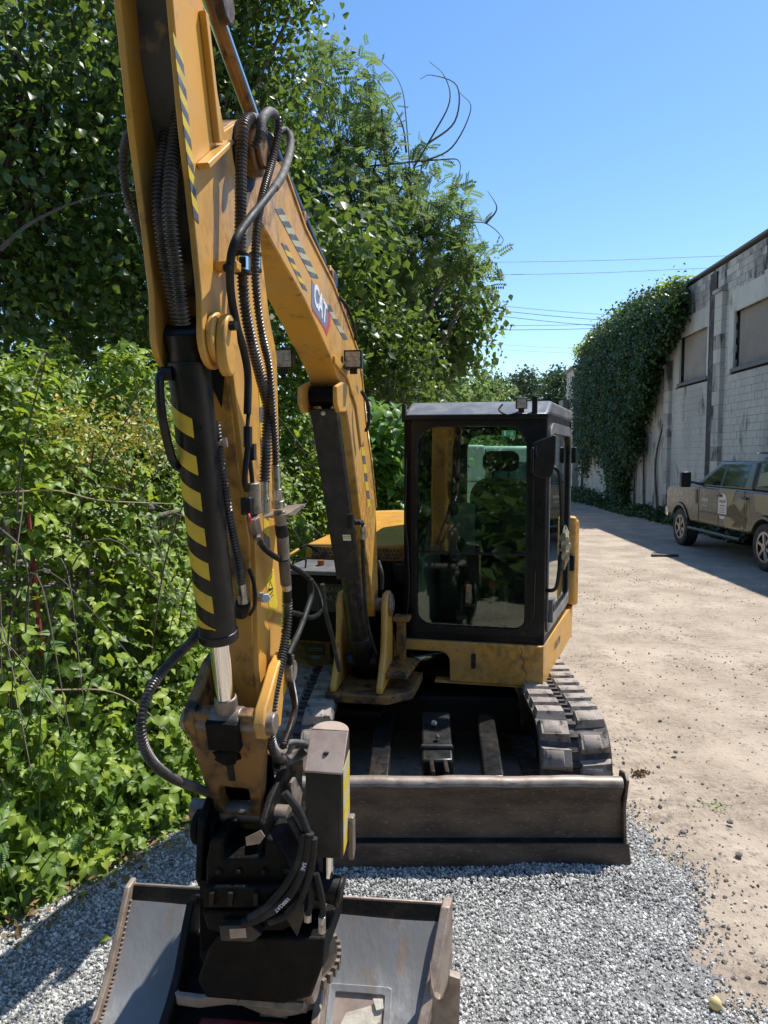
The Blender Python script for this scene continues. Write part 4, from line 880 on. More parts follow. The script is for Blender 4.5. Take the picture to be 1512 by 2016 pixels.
# hood
q = MB()
hb = [HS(-.84, -.45, 1.36), HS(-.08, -.45, 1.36), HS(-.08, 1.2, 1.36), HS(-.88, 1.2, 1.36)]
ht = [HS(-.82, -.46, 1.475), HS(-.08, -.46, 1.49), HS(-.08, 1.1, 1.60), HS(-.62, 1.1, 1.60)]
q.hexa(hb, ht); hd = q.build('engine_hood', 'yellow_clean', ex, bevel=.012)
q = MB(); q.boxf(HS, -.78, -.12, -.4745, -.464, 1.372, 1.458); gr = q.build('grille', 'yellow_dirty', hd)
q = MB()
for i in range(24):
    for j in range(3):
        c_ = HS(-.765+i*.027+(j % 2)*.0135, -.4752, 1.390+j*.025); q.cyl(c_, c_+HS(0, .002, 0)-HS(0, 0, 0), .0095, n=6)
tag(q.build('hole', 'stripe_black', gr), kind='stuff')
q = MB(); q.hexa([HS(-.14, -.52, 1.22), HS(-.075, -.52, 1.22), HS(-.075, .1, 1.22), HS(-.3, .1, 1.22)], [HS(-.16, -.52, 1.36), HS(-.075, -.52, 1.36), HS(-.075, .1, 1.37), HS(-.3, .1, 1.37)]); q.build('side_shroud', 'black_paint', ex, bevel=.01)
# battery / tank cover with handle
q = MB(); q.hexa([HS(-.92, -.78, 1.30), HS(-.40, -.78, 1.30), HS(-.40, -.5, 1.30), HS(-.82, -.5, 1.30)], [HS(-.92, -.78, 1.33), HS(-.42, -.78, 1.33), HS(-.40, -.5, 1.37), HS(-.82, -.5, 1.37)]); tc_ = q.build('tank_cover', 'roof_grey', ex, bevel=.006)
q = MB(); q.tube(spline([HS(-.84, -.72, 1.33), HS(-.84, -.70, 1.385), HS(-.83, -.70, 1.395), HS(-.76, -.70, 1.395), HS(-.75, -.70, 1.385), HS(-.75, -.72, 1.33)], 5), .006, 8); q.build('handle', 'black_paint', tc_)
q = MB(); q.cyl(HS(-.66, -.64, 1.345), HS(-.66, -.64, 1.385), .025, n=8); q.build('cap', 'copper', tc_)
q = MB(); q.boxf(HS, -.9, -.42, -.76, -.52, .84, 1.30); tb = q.build('tank', 'greasy', ex, bevel=.01)
q = MB(); q.boxf(HS, -.72, -.46, -.7625, -.7605, 1.05, 1.24); sg = q.build('grease_sign', 'decal_black', tb)
for i, tx in enumerate(('GREASE', 'DAILY')):
    text('sign_text', tx, .05, HS(-.57, -.764, 1.20-.055*i), HS(1, 0, 0)-HS(0, 0, 0), (0, 0, 1), 'yellow_dirty', sg)
q = MB(); q.tube(spline([W(555, 1105, 4.7), W(590, 1080, 4.75), W(607, 1074, 4.8), W(625, 1085, 4.85)], 6), .010, 8); q.build('grab_rail', 'black_paint', ex)
q = MB(); q.tube(spline([W(556, 1104, 4.69), W(572, 1092, 4.7), W(588, 1082, 4.74)], 4), .0112, 8); q.build('rail_tape', 'stripe_yellow', ex)
# ---- swing bracket
q = MB()
prw = [(-.36, 1.235), (-.22, 1.24), (-.17, 1.17), (-.16, 1.0), (-.12, .86), (-.04, .76), (.02, .70), (.02, .655), (-.6, .655), (-.62, .8), (-.47, .95), (-.40, 1.1)]
bpoly(q, prw, .125, .165); bpoly(q, prw, -.165, -.125); sb = q.build('swing_bracket', 'yellow', ex, bevel=.014, seg=3)
q = MB(); q.prism([BP(u, w, .60) for u, w in [(.04, -.19), (.04, .2), (-.1, .34), (-.5, .36), (-.6, .1), (-.5, -.24)]], (0, 0, .055)); q.prism([BP(u, w, .72) for u, w in [(-.1, .16), (-.1, .30), (-.5, .34), (-.5, .16)]], (0, 0, .035)); q.build('bracket_base', 'yellow_dirty', sb, bevel=.008)
q = MB(); q.prism([BP(u, w, .52) for u, w in [(.02, -.16), (.02, .16), (-.5, .16), (-.5, -.16)]], (0, 0, .03)); q.cyl(BP(-.42, 0, .45), BP(-.42, 0, .72), .11, n=24); q.build('king_pin', 'greasy', sb)
q = MB(); q.cyl(BP(-.29, -.185, 1.15), BP(-.29, .19, 1.15), .045, n=20); q.cyl(BP(-.29, .165, 1.15), BP(-.29, .182, 1.15), .075, n=24); q.build('foot_pin', 'steel_worn', sb, bevel=.004)
q = MB(); q.boxf(lambda u, w, z: BP(u, w, z), -.48, -.40, .19, .25, .655, 1.02); q.boxf(lambda u, w, z: BP(u, w, z), -.50, -.38, .17, .28, 1.02, 1.05); q.build('hose_guide', 'yellow_dirty', sb, bevel=.006)
q = MB(); q.cyl(HS(-.02, -.56, .70), HS(.28, -.40, .74), .045, n=18); q.build('swing_cylinder', 'chrome', ex)
# ---- boom
bo = [(560, 335), (600, 450), (655, 560), (680, 625), (703, 690), (712, 745), (720, 830), (732, 920), (740, 1000), (750, 1130), (748, 1175)]
bi_ = [(726, 1175), (715, 1080), (708, 1000), (690, 850), (681, 800), (672, 760), (660, 725), (645, 690), (600, 590), (560, 520), (510, 430), (490, 360), (500, 320)]
out = [B(x, y, HW) for x, y in bo]; inn = [B(x, y, HW) for x, y in bi_]
out[-2:] = [(-.37, 1.24), (-.35, 1.10)]; inn[:2] = [(-.24, 1.08), (-.02, 1.42)]; inn[-2:] = [(2.12, 2.93), (2.10, 3.10)]
boomP = [(2.02, 3.13)]+out+inn
q = MB(); bpoly(q, boomP, -HW, HW); bm_ = q.build('boom', 'yellow', ex, bevel=.006)
# flange rails on the outer edge, hydraulic pipes
def off(poly, d):           # shift polyline outwards in (u,z)
    r = []
    for i in range(len(poly)):
        a = poly[max(0, i-1)]; c_ = poly[min(len(poly)-1, i+1)]; t = Vector((c_[0]-a[0], c_[1]-a[1])).normalized(); r.append((poly[i][0]+(-t.y)*d, poly[i][1]+t.x*d))
    return r
o_ = [p for p in out[:-1]]
def sgn(d): return -d       # outline runs tip to foot: outside is on its right
for w0, r_, d in ((.055, .013, .03), (.02, .013, .03), (-.02, .012, .045), (-.05, .012, .03)):
    q = MB(); pp = off(o_, -d if off(o_, -d)[3][1] > o_[3][1] else d); q.tube(spline([BP(u, w0, z) for u, z in pp[:9]], 4), r_, 8); q.build('boom_pipe', 'yellow' if w0 > 0 else 'black_paint', bm_)
pp = off(o_, .012 if off(o_, .012)[3][1] > o_[3][1] else -.012)
q = MB()
for i in range(len(pp)-2):
    a, c_ = pp[i], pp[i+1]; q.hexa([BP(o_[i][0], HW-.014, o_[i][1]), BP(o_[i+1][0], HW-.014, o_[i+1][1]), BP(o_[i+1][0], HW+.006, o_[i+1][1]), BP(o_[i][0], HW+.006, o_[i][1])], [BP(a[0], HW-.014, a[1]), BP(c_[0], HW-.014, c_[1]), BP(c_[0], HW+.006, c_[1]), BP(a[0], HW+.006, a[1])])
q.build('edge_rail', 'yellow', bm_)
for i in (1, 2, 3, 5, 7):
    u, z = o_[i]; q = MB(); t = Vector((o_[i+1][0]-o_[i-1][0], o_[i+1][1]-o_[i-1][1])).normalized(); q.obox(BP(u, .015, z)+Vector((0, 0, .035)), BN*.065, (BE*t.x+Vector((0, 0, t.y)))*.012, (BE*(-t.y)+Vector((0, 0, t.x)))*.03); q.build('pipe_clamp', 'yellow_dirty', bm_, bevel=.004)
# underside lug for the boom cylinder, side lug
q = MB(); lug = [B(x, y, HW) for x, y in [(655, 760), (668, 752), (678, 760), (680, 800), (672, 812), (660, 812), (655, 795)]]; bpoly(q, lug, HW, HW+.022); bpoly(q, [(u, z) for u, z in lug], -HW-.022, -HW); q.build('cylinder_lug', 'yellow', bm_, bevel=.006)
q = MB(); k1 = [B(x, y, HW) for x, y in [(655, 700), (690, 735), (705, 790), (715, 860), (708, 880), (698, 800), (680, 745), (655, 715)]]; bpoly(q, k1, HW, HW+.012); q.build('gusset', 'yellow', bm_, bevel=.004)
# decals on the right face
def lerp2(a, b_, t): return (a[0]+(b_[0]-a[0])*t, a[1]+(b_[1]-a[1])*t)
def quadpx(name, pix, mat, par, w=HW, d=.0016):
    q = MB(); q.prism([BP(*[(lambda uz: (uz[0], w, uz[1]))(B(x, y, w))][0]) for x, y in pix], BN*d); return q.build(name, mat, par, smooth=0)
def lerp2(a, b_, t): return (a[0]+(b_[0]-a[0])*t, a[1]+(b_[1]-a[1])*t)
def stripes(a0, a1, b0, b1, n, mats, par, slant=.0, w=HW, name='hazard_stripe'):
    for i in range(n):
        t0, t1 = i/n, (i+1)/n; s0, s1 = min(1, t0+slant), min(1, t1+slant)
        A, Bq, C, D = lerp2(a0, a1, t0), lerp2(b0, b1, s0), lerp2(b0, b1, s1), lerp2(a0, a1, t1)
        if abs(s1-s0) < 1e-6: continue
        quadpx(name, [A, Bq, C, D], mats[i % 2], par, w)
stripes((541, 411), (612, 545), (552, 405), (627, 548), 11, ('stripe_grey', 'stripe_pale'), bm_, .035)
stripes((553, 478), (595, 567), (564, 482), (605, 573), 7, ('stripe_grey', 'stripe_yellow'), bm_, .02)
stripes((640, 600), (676, 668), (648, 598), (684, 668), 5, ('stripe_grey', 'stripe_pale'), bm_, .03)
stripes((697, 760), (724, 1000), (703, 755), (729, 995), 14, ('stripe_grey', 'stripe_yellow'), bm_, .02)
# logo: letters on a dark plate above a red chevron
quadpx('logo_chevron', [(614, 552), (650, 622), (650, 640), (643, 662), (636, 645), (614, 610)], 'decal_red', bm_, HW, .0012)
quadpx('logo_plate', [(613, 550), (645, 617), (645, 632), (640, 648), (613, 603)], 'decal_grey', bm_, HW, .0018)
la = B3(615, 568, HW); lb_ = B3(642, 625, HW)
A_, B_ = B(616, 578, HW), B(643, 632, HW); rt = (BP(B_[0], HW, B_[1])-BP(A_[0], HW, A_[1])); ln = rt.length
upv = BE*0+Vector((0, 0, 1))
text('logo', 'CAT', ln*.50, BP((A_[0]+B_[0])/2, HW+.0026, (A_[1]+B_[1])/2+.012), rt, upv+BE*.35, 'decal_white', bm_, bold=.004, sx=.92)
# work lights
def worklight(c, fw, par, s=.045, wire=True):
    fw = Vector(fw).normalized(); sx = Vector((0, 0, 1)).cross(fw).normalized(); up = fw.cross(sx)
    q = MB(); q.obox(c, sx*s, up*s, fw*.028); 
    for k_ in (-.6, -.2, .2, .6): q.obox(c-fw*.035+up*s*k_, sx*s*.8, up*.003, fw*.012)
    q.obox(c-up*(s+.012), sx*.018, up*.014, fw*.012)
    h = q.build('work_light', 'black_paint', par, bevel=.006)
    q = MB(); q.obox(c+fw*.0285, sx*s*.82, up*s*.82, fw*.001); 
    for a in (-.4, .4):
        for b_ in (-.45, 0, .45): q.obox(c+fw*.031+sx*s*a+up*s*b_, sx*s*.3, up*s*.16, fw*.002)
    q.build('lens', 'lens', h) if par is ex else q.build('light_lens', 'lens', par)
    return h
worklight(B3(696, 708, .13), (-.1, -1, -.05), ex); worklight(BP(*(lambda p: (p[0], -.13, p[1]))(B(560, 706, -.13))), (-.1, -1, -.1), ex)
q = MB(); q.cyl(B3(690, 706, .08), B3(697, 708, .125), .008, n=8); q.tube(spline([B3(682, 708, .1), B3(676, 722, .1), B3(688, 728, .1), B3(692, 718, .12)], 5), .004, 6); q.build('light_bracket', 'black_paint', bm_)
q = MB(); q.tube(spline([W(668, 585, 3.3), W(683, 605, 3.35), W(697, 645, 3.5), W(700, 668, 3.6)], 6), .008, 8); q.build('cable', 'rubber', bm_)
q = MB(); q.tube(spline([W(712, 770, 4.0), W(724, 795, 4.05), W(726, 830, 4.1), W(720, 850, 4.1)], 6), .010, 8); q.build('cable', 'rubber', bm_)
# ---- boom cylinder
cu, cz = .78, 2.40; du, dzz = -.22, .80
ca, cb = BP(cu, 0, cz), BP(du, 0, dzz); ax_ = (cb-ca).normalized(); sd = BN; fr_ = ax_.cross(sd)
if fr_.y > 0: fr_ = -fr_
q = MB(); L = (cb-ca).length; q.cyl(ca+ax_*(L*.30), ca+ax_*(L*.90), .058, n=28); q.cyl(ca+ax_*(L*.88), cb, .066, n=28); q.cyl(cb-sd*.1, cb+sd*.1, .05, n=20); cy = q.build('boom_cylinder', 'black_paint', ex, bevel=.005)
q = MB(); q.cyl(ca+ax_*.03, ca+ax_*(L*.33), .03, n=20); q.build('rod', 'chrome', cy)
q = MB(); q.cyl(ca-sd*.07, ca+sd*.07, .05, n=20); q.build('rod_end', 'greasy', cy)
q = MB(); g0, g1 = ca+fr_*.075+ax_*.03, ca+fr_*.075+ax_*(L*.60)
q.obox((g0+g1)/2, sd*.064, (g1-g0)/2, fr_*.004); q.obox((g0+g1)/2-fr_*.03+sd*.062, sd*.003, (g1-g0)/2, fr_*.034); q.obox((g0+g1)/2-fr_*.03-sd*.062, sd*.003, (g1-g0)/2, fr_*.034)
gd = q.build('rod_guard', 'black_paint', cy, bevel=.003)
q = MB(); c_ = g0.lerp(g1, .72)+fr_*.005+sd*.03; q.obox(c_, sd*.022, ax_*.02, fr_*.0008); st_ = q.build('sticker', 'decal_white', cy, smooth=0)
q = MB(); q.obox(c_+ax_*-.008+fr_*.001, sd*.02, ax_*.004, fr_*.0006); q.obox(c_+ax_*.005+fr_*.001, sd*.02, ax_*.002, fr_*.0006); q.build('sticker_print', 'stripe_yellow', cy, smooth=0)
q = MB(); q.ball(ca+fr_*.082+ax_*.05, .012, 6); q.build('guard_bolt', 'dust_white', cy)
q = MB(); pth = spline([B3(706, 1030, .12), B3(714, 1032, .12), B3(714, 1060, .11), B3(716, 1130, .10), B3(724, 1230, .10), B3(745, 1300, .10)], 6); q.tube(pth, .011, 8); q.cyl(B3(690, 1012, .09), B3(690, 1040, .09), .02, n=12); q.tube([B3(696, 1028, .09), B3(712, 1028, .12)], .014, 8); q.build('cylinder_hose', 'rubber', cy)
q = MB(); q.tube([B3(714, 1035, .12), B3(715, 1060, .115)], .014, 8); q.build('hose_fitting', 'zinc', cy)
# ---- stick cylinder above the boom
q = MB(); a, c_ = BP(2.60, 0, 3.62), BP(1.72, 0, 3.21); q.cyl(a, c_, .026, n=20); q.build('stick_cylinder_rod', 'chrome', ex)
q = MB(); q.cyl(BP(1.74, 0, 3.22), BP(.95, 0, 2.99), .052, n=24); q.cyl(BP(.98, 0, 3.0), BP(.80, 0, 2.93), .045, n=20); q.cyl(BP(.84, -.07, 2.94), BP(.84, .07, 2.94), .045, n=18); q.build('stick_cylinder', 'black_paint', ex, bevel=.004)
q = MB()
for w in (-.05, .05): q.prism([BP(u, w-.01, z) for u, z in [(.95, 2.86), (.72, 2.8), (.78, 2.99), (.9, 3.0)]], BN*.02)
q.build('cylinder_lug', 'yellow', bm_, bevel=.004)
for w, d in ((.04, .0), (.065, .03)):
    q = MB(); q.tube(spline([BP(2.50, w, 3.5-d), BP(2.2, w, 3.30-d), BP(1.95, w, 3.19-d)], 6), .012, 8); q.build('stick_pipe', 'yellow_dirty', ex)
# ---- stick
fb = [B(x, y, HW) for x, y in [(442, 600), (479, 918), (500, 1063), (505, 1200)]]
bk = [B(x, y, HW) for x, y in [(553, 1300), (557, 1100), (550, 900), (545, 700), (530, 620)]]
stP = [(2.60, 3.72), (2.52, 3.1), (2.44, 2.9), (2.36, 2.62)]+fb+[(2.06, 1.40), (2.02, 1.25), (1.93, 1.14), (1.82, 1.12), (1.78, 1.22)]+bk+[(1.99, 2.80), (1.99, 3.06), (2.06, 3.16), (2.18, 3.10), (2.30, 3.02), (2.38, 3.16), (2.45, 3.30), (2.50, 3.72)]
q = MB(); bpoly(q, stP, -HW+.016, HW-.016); sk_ = q.build('stick', 'yellow_grimy', ex, bevel=.004)
fp = [B(x, y, HW) for x, y in [(340, 0), (362, 250), (385, 455), (397, 580)]]; fp = [(u, z) for u, z in fp]
endc = (fp[-1][0]-.085, fp[-1][1]-.10)
rnd_end = [(endc[0]+.085*math.cos(a), endc[1]+.085*math.sin(a)) for a in np.linspace(.1, -2.3, 9)]
sideP = [(2.74, 3.72)]+fp+rnd_end+[(fb[0][0]-.03, 2.44)]+[(u-.012, z) for u, z in fb[1:]]+stP[8:]
for s_, nm in ((1, 'right'), (-1, 'left')):
    q = MB(); bpoly(q, sideP, s_*HW, s_*(HW-.018)); pl = q.build('side_plate', 'yellow', sk_, bevel=.003); pl['label'] = 'sunlit right side plate of the stick' if s_ > 0 else 'left side plate of the stick in shade'
q = MB(); bpoly(q, [(2.612, 3.72), (2.532, 3.1), (2.452, 2.9), (2.372, 2.62), (2.36, 2.55), (2.33, 2.6), (2.40, 2.9), (2.5, 3.72)], -HW+.019, HW-.019); q.build('inner_plate', 'recess_dark', sk_)
# ribs on the right face
for pix, w in (([(390, 20), (397, 30), (426, 282), (419, 280)], .02), ([(385, 322), (436, 276), (440, 283), (389, 335)], .035)):
    q = MB(); bpoly(q, [B(x, y, HW) for x, y in pix], HW, HW+w); q.build('rib', 'yellow', sk_, bevel=.003)
q = MB(); tu, tz = B(484, 300, HW); q.cyl(BP(tu, -HW-.05, tz), BP(tu, HW+.045, tz), .072, n=32); q.cyl(BP(tu, HW+.045, tz), BP(tu, HW+.062, tz), .052, n=24); q.build('pivot_boss', 'yellow_dirty', sk_, bevel=.006)
q = MB(); c_ = B(425, 0, HW); q.cyl(BP(c_[0]-.02, HW, c_[1]), BP(c_[0]-.02, HW+.03, c_[1]), .05, n=20); q.build('upper_boss', 'yellow_dirty', sk_, bevel=.005)
eu, ez = endc
q = MB(); q.cyl(BP(tu+.02, HW, tz-.02), BP(tu+.02, HW+.006, tz-.02), .10, n=28); q.build('grease_ring', 'greasy', sk_)
q = MB(); q.prism([BP(u_, w_, z_)+BE*.004 for w_, u_, z_ in [(-.05, *lerp2(fb[0], fb[1], .08)), (.03, *lerp2(fb[0], fb[1], .04)), (.052, *lerp2(fb[0], fb[1], .2)), (.05, *lerp2(fb[0], fb[1], .44)), (.03, *lerp2(fb[0], fb[1], .62)), (.012, *lerp2(fb[0], fb[1], .5)), (-.02, *lerp2(fb[0], fb[1], .7)), (-.05, *lerp2(fb[0], fb[1], .55))]], BE*.002); q.build('grease_smear', 'greasy', sk_, smooth=0)
q = MB(); q.cyl(BP(eu, HW, ez), BP(eu, HW+.02, ez), .07, n=28); ear = [(eu+.05*math.cos(a), ez-.02+.085*math.sin(a)) for a in np.linspace(0, 2*PI, 18)[:-1]]; bpoly(q, ear, HW+.02, HW+.05); q.build('pin_plate', 'yellow', sk_, bevel=.006)
q = MB(); q.cyl(BP(eu+.015, HW+.05, ez+.03), BP(eu+.015, HW+.068, ez+.03), .014, n=6); q.build('pin_bolt', 'steel_dark', sk_)
stripes((339, 62), (384, 455), (355, 72), (391, 440), 15, ('stripe_yellow', 'stripe_grey'), sk_, .085)
stripes((508, 740), (520, 1080), (515, 725), (531, 1080), 11, ('stripe_grey', 'stripe_yellow'), sk_, .03)
quadpx('warning_sticker', [(523, 1140), (538, 1120), (546, 1192), (532, 1216)], 'warn_yellow', sk_, HW, .0016)
quadpx('sticker_print', [(526, 1165), (531, 1143), (537, 1160)], 'decal_black', sk_, HW, .0022); quadpx('sticker_print', [(528, 1158), (531, 1148), (534.5, 1158)], 'warn_yellow', sk_, HW, .0026); quadpx('sticker_print', [(528, 1172), (536, 1162), (536.3, 1165), (528.4, 1175)], 'stripe_grey', sk_, HW, .0022); quadpx('sticker_print', [(529, 1178), (537, 1169), (537.3, 1171), (529.4, 1180)], 'stripe_grey', sk_, HW, .0022)
# ---- bucket cylinder
c0 = Vector(B3(366, 672, 0)); c1 = Vector(B3(431, 1258, 0)); c2 = Vector(B3(446, 1425, 0)); ax = (c1-c0).normalized()
c2 = c0+ax*((c2-c0).dot(ax))
R_ = .058
q = MB(); q.cyl(c0-ax*.02, c0+ax*.07, .052, n=28); q.cyl(c0+ax*.05, c1, R_, n=36); q.cyl(c1-ax*.03, c1, R_+.004, n=36); q.cyl(BP(eu, -HW, ez), BP(eu, HW, ez), .04, n=20)
bcy = q.build('bucket_cylinder', 'black_paint', ex, bevel=.004)
sx = ax.cross(Vector((0, -1, 0))).normalized(); sy = sx.cross(ax)       # sx roughly sideways, sy towards camera
if sy.y > 0: sy = -sy; sx = -sx
if sx.x < 0: sx = -sx
Lc = (c1-c0).length
for i in range(7):
    q = MB(); n = 10; vs = []
    for k_ in range(n+1):
        a = math.radians(-88+k_*96/n); f = k_/n
        for h in ((0, 1) if i < 6 else (0, 1)):
            t = .13+i*.122*Lc/.80*1.0; t = Lc*(.165+i*.118)+(f*.055) + h*(.055 if i < 6 else max(.004, .05-f*.05))
            vs.append(c0+ax*t+(sx*math.sin(a)+sy*math.cos(a))*(R_+.0012))
    q.add(vs, [(2*k_, 2*k_+1, 2*k_+3, 2*k_+2) for k_ in range(n)]); q.build('hazard_stripe', 'stripe_yellow', bcy, smooth=60)
q = MB(); q.cyl(c1, c2-ax*.06, .031, n=28); rd = q.build('cylinder_rod', 'chrome', bcy)
q = MB(); q.cyl(c2-ax*.09, c2+ax*.0, .036, n=24); q.cyl(c2-BN*.05, c2+BN*.05, .05, n=24); q.build('rod_eye', 'steel_worn', bcy, bevel=.004)
q = MB(); yv = 0
pw = lambda x, y: B3(x, y, -.055)
q.tube(spline([B3(338, 735, -.03), pw(322, 736), pw(314, 748), pw(318, 810), pw(330, 870), pw(340, 905), pw(352, 920), B3(372, 925, -.02)], 7), .013, 10); q.tube([B3(338, 735, -.03), pw(318, 736)], .02, 10); q.build('cylinder_pipe', 'black_paint', bcy)
q = MB(); q.tube([B3(420, 874, .04), B3(446, 871, .075)], .009, 8); q.tube([B3(440, 872, .07), B3(447, 871, .08)], .016, 6); q.build('clamp_stud', 'steel_worn', bcy)
# ---- hoses
def hose(path, r, mat, name='hose', ribs=True, step=.0105, ang=8):
    p = resample(spline(path, 12), step*.25 if ribs else .012); rr = [r*(1.04 if i % 4 < 2 else .76) for i in range(len(p))] if ribs else r
    q = MB(); q.tube(p, rr, 10, 0); return q.build(name, mat, ex, smooth=50 if not ribs else 40)
def P3(l, w): return [B3(x, y, w if len(t) == 0 else t[0]) for x, y, *t in l]
hose(P3([(500, 300, .1), (516, 262, .11), (508, 240, .12), (490, 234, .13), (479, 252, .135), (475, 310), (474, 400), (473, 470), (476, 520), (482, 600), (497, 680), (512, 740), (526, 800), (524, 880), (521, 950)], .13), .0165, 'hose_dusty')
hose(P3([(500, 290, .14), (513, 262, .16), (517, 232, .16), (532, 219, .16), (545, 232, .16), (547, 262, .16), (535, 320), (518, 380), (507, 440), (502, 520), (506, 590), (516, 660), (529, 720), (536, 800), (541, 870), (543, 920)], .15), .0125, 'hose_dusty')
hose(P3([(545, 262, .13), (560, 256, .13), (571, 270, .15), (571, 300, .16), (556, 345, .17), (520, 395, .18), (488, 435, .18), (463, 475, .17), (453, 520, .15), (455, 580, .13), (466, 640, .12), (480, 690, .12), (488, 740, .12), (487, 815, .12)], .15), .0115, 'rubber', ribs=False)
hose(P3([(489, 815, .12), (487, 840, .12)], .12), .006, 'rubber', ribs=False)
# sleeves on the upper loops
for l, r in (([(516, 262, .11), (508, 240, .12), (492, 234, .13)], .019), ([(513, 262, .16), (516, 235, .16), (530, 220, .16), (541, 226, .16)], .0145), ([(560, 256, .13), (571, 270, .15), (570, 302, .16), (556, 345, .17), (540, 370, .175)], .0135)):
    hose(P3(l, .13), r, 'sleeve_grey', 'hose_sleeve', ribs=False)
hose(P3([(348, 215), (330, 260), (318, 320), (313, 390), (318, 460), (328, 530), (342, 600), (350, 640)], -.022), .0185, 'hose_dusty')
hose(P3([(352, 225), (346, 270), (338, 330), (334, 400), (338, 460), (348, 530), (356, 600), (362, 640)], .028), .0185, 'hose_dusty')
hose(P3([(270, 250), (252, 268), (244, 300), (243, 340), (250, 385), (262, 425), (276, 455), (290, 490)], -.11), .0115, 'hose_dusty')
hose(P3([(425, 830), (433, 900), (445, 980), (460, 1060), (470, 1110), (475, 1150)], .05), .0135, 'hose_dusty')
hose(P3([(398, 1236), (372, 1268), (335, 1305), (300, 1350), (283, 1392), (278, 1430), (284, 1470), (305, 1505), (340, 1532), (380, 1548), (420, 1565)], -.10), .0145, 'hose_dusty')
hose(P3([(566, 1180), (566, 1215), (560, 1270), (548, 1325), (538, 1380), (533, 1430), (536, 1468), (548, 1490), (563, 1495)], .13), .0165, 'hose_dusty')
hose(P3([(556, 1497, .13), (568, 1497, .14), (588, 1486, .17), (604, 1474, .2)], .13), .0175, 'sleeve_grey', 'hose_sleeve', ribs=False)
hose(P3([(572, 1290), (573, 1340), (580, 1390), (572, 1430), (560, 1462), (560, 1470)], .15), .0125, 'hose_dusty', step=.006)
hose(P3([(556, 1470, .14), (570, 1462, .15), (590, 1462, .18), (606, 1466, .2)], .13), .0105, 'sleeve_grey', 'hose_sleeve', ribs=False)
hose(P3([(512, 1068), (530, 1088), (565, 1110), (598, 1130), (617, 1150), (630, 1180), (630, 1205), (612, 1216), (590, 1210), (572, 1206)], .14), .0095, 'rubber', step=.006)
hose(P3([(612, 1140), (613, 1170), (603, 1205), (588, 1245), (574, 1275), (568, 1290)], .15), .0105, 'rubber', ribs=False)
hose(P3([(635, 1150, .05), (640, 1200, .05), (655, 1260, .05), (668, 1320, .05)], .05), .011, 'rubber', ribs=False)
hose([W(745, 1105, 4.55), W(752, 1130, 4.5), W(752, 1160, 4.5)], .012, 'rubber', ribs=False)
# fittings and valves on the stick side
def fit(a, b_, r, mat='zinc', n=14, name='hose_fitting'): q = MB(); q.cyl(a, b_, r, n=n); return q.build(name, mat, ex, bevel=.002)
fit(B3(521, 945, .13), B3(522, 985, .13), .013); fit(B3(522, 980, .13), B3(523, 1010, .13), .015, n=6)
fit(B3(543, 915, .15), B3(545, 965, .15), .0145); fit(B3(545, 962, .15), B3(547, 985, .15), .018, n=6); fit(B3(547, 985, .15), B3(548, 1000, .15), .021)
fit(B3(550, 1005, .15), B3(553, 1032, .15), .020, 'steel_worn'); fit(B3(553, 1032, .15), B3(556, 1055, .15), .021, 'rubber'); fit(B3(556, 1055, .15), B3(559, 1100, .15), .020, 'steel_worn'); fit(B3(559, 1100, .15), B3(563, 1150, .145), .019, 'hose_dusty'); fit(B3(562, 1130, .145), B3(565, 1160, .14), .017, 'zinc'); fit(B3(565, 1158, .14), B3(566, 1185, .13), .015, 'rubber')
q = MB(); q.prism([BP(*(lambda p: (p[0], .10, p[1]))(B(x, y, .10))) for x, y in [(515, 1018), (535, 1020), (562, 995), (545, 1000)]], BN*.08+Vector((0, 0, .008))); q.build('valve_bracket', 'steel_worn', ex, bevel=.002)
q = MB(); q.cyl(B3(497, 962, .11), B3(502, 1010, .11), .021, n=18); q.cyl(B3(496, 950, .11), B3(497, 965, .11), .023, n=18); vb = q.build('valve', 'steel_worn', ex, bevel=.003)
q = MB(); q.obox(B3(487, 996, .13), BN*.016, BE*.018, Vector((0, 0, .026))); q.build('solenoid', 'black_paint', vb, bevel=.005)
q = MB(); q.cyl(B3(497, 1018, .11), B3(503, 1048, .11), .022, n=6); q.cyl(B3(503, 1045, .11), B3(507, 1062, .12), .014, n=6); q.build('valve_nut', 'steel_worn', vb, bevel=.002)
q = MB(); q.tube([B3(488, 840, .115), B3(488, 880, .115)], .013, 10); q.obox(B3(497, 890, .12), BN*.009, BE*.012, Vector((0, 0, .025))); q.tube(spline([B3(488, 880, .115), B3(484, 915, .11), B3(482, 945, .105), B3(486, 965, .1)], 5), .009, 8); q.tube(spline([B3(492, 905, .115), B3(495, 930, .115), B3(497, 952, .11)], 5), .007, 8); q.build('connector', 'rubber', vb)
q = MB(); q.tube(spline([B3(490, 1012, .145), B3(492, 1022, .15), B3(494, 1030, .145)], 4), .004, 6); q.build('signal_wire', 'red_plastic', vb)
fit(B3(475, 1148, .05), B3(478, 1172, .05), .015); fit(B3(478, 1172, .05), B3(479, 1188, .05), .018, n=6); fit(B3(478, 1188, .04), B3(474, 1208, .02), .024, 'rubber')
fit(B3(514, 1175, HW), B3(524, 1178, HW+.04), .016, 'dust_white', n=6)
q = MB(); q.tube(spline([B3(490, 1120, .07), B3(500, 1150, .09), B3(502, 1190, .09), B3(492, 1210, .06)], 5), .006, 8); q.build('hose_loop', 'rubber', ex)
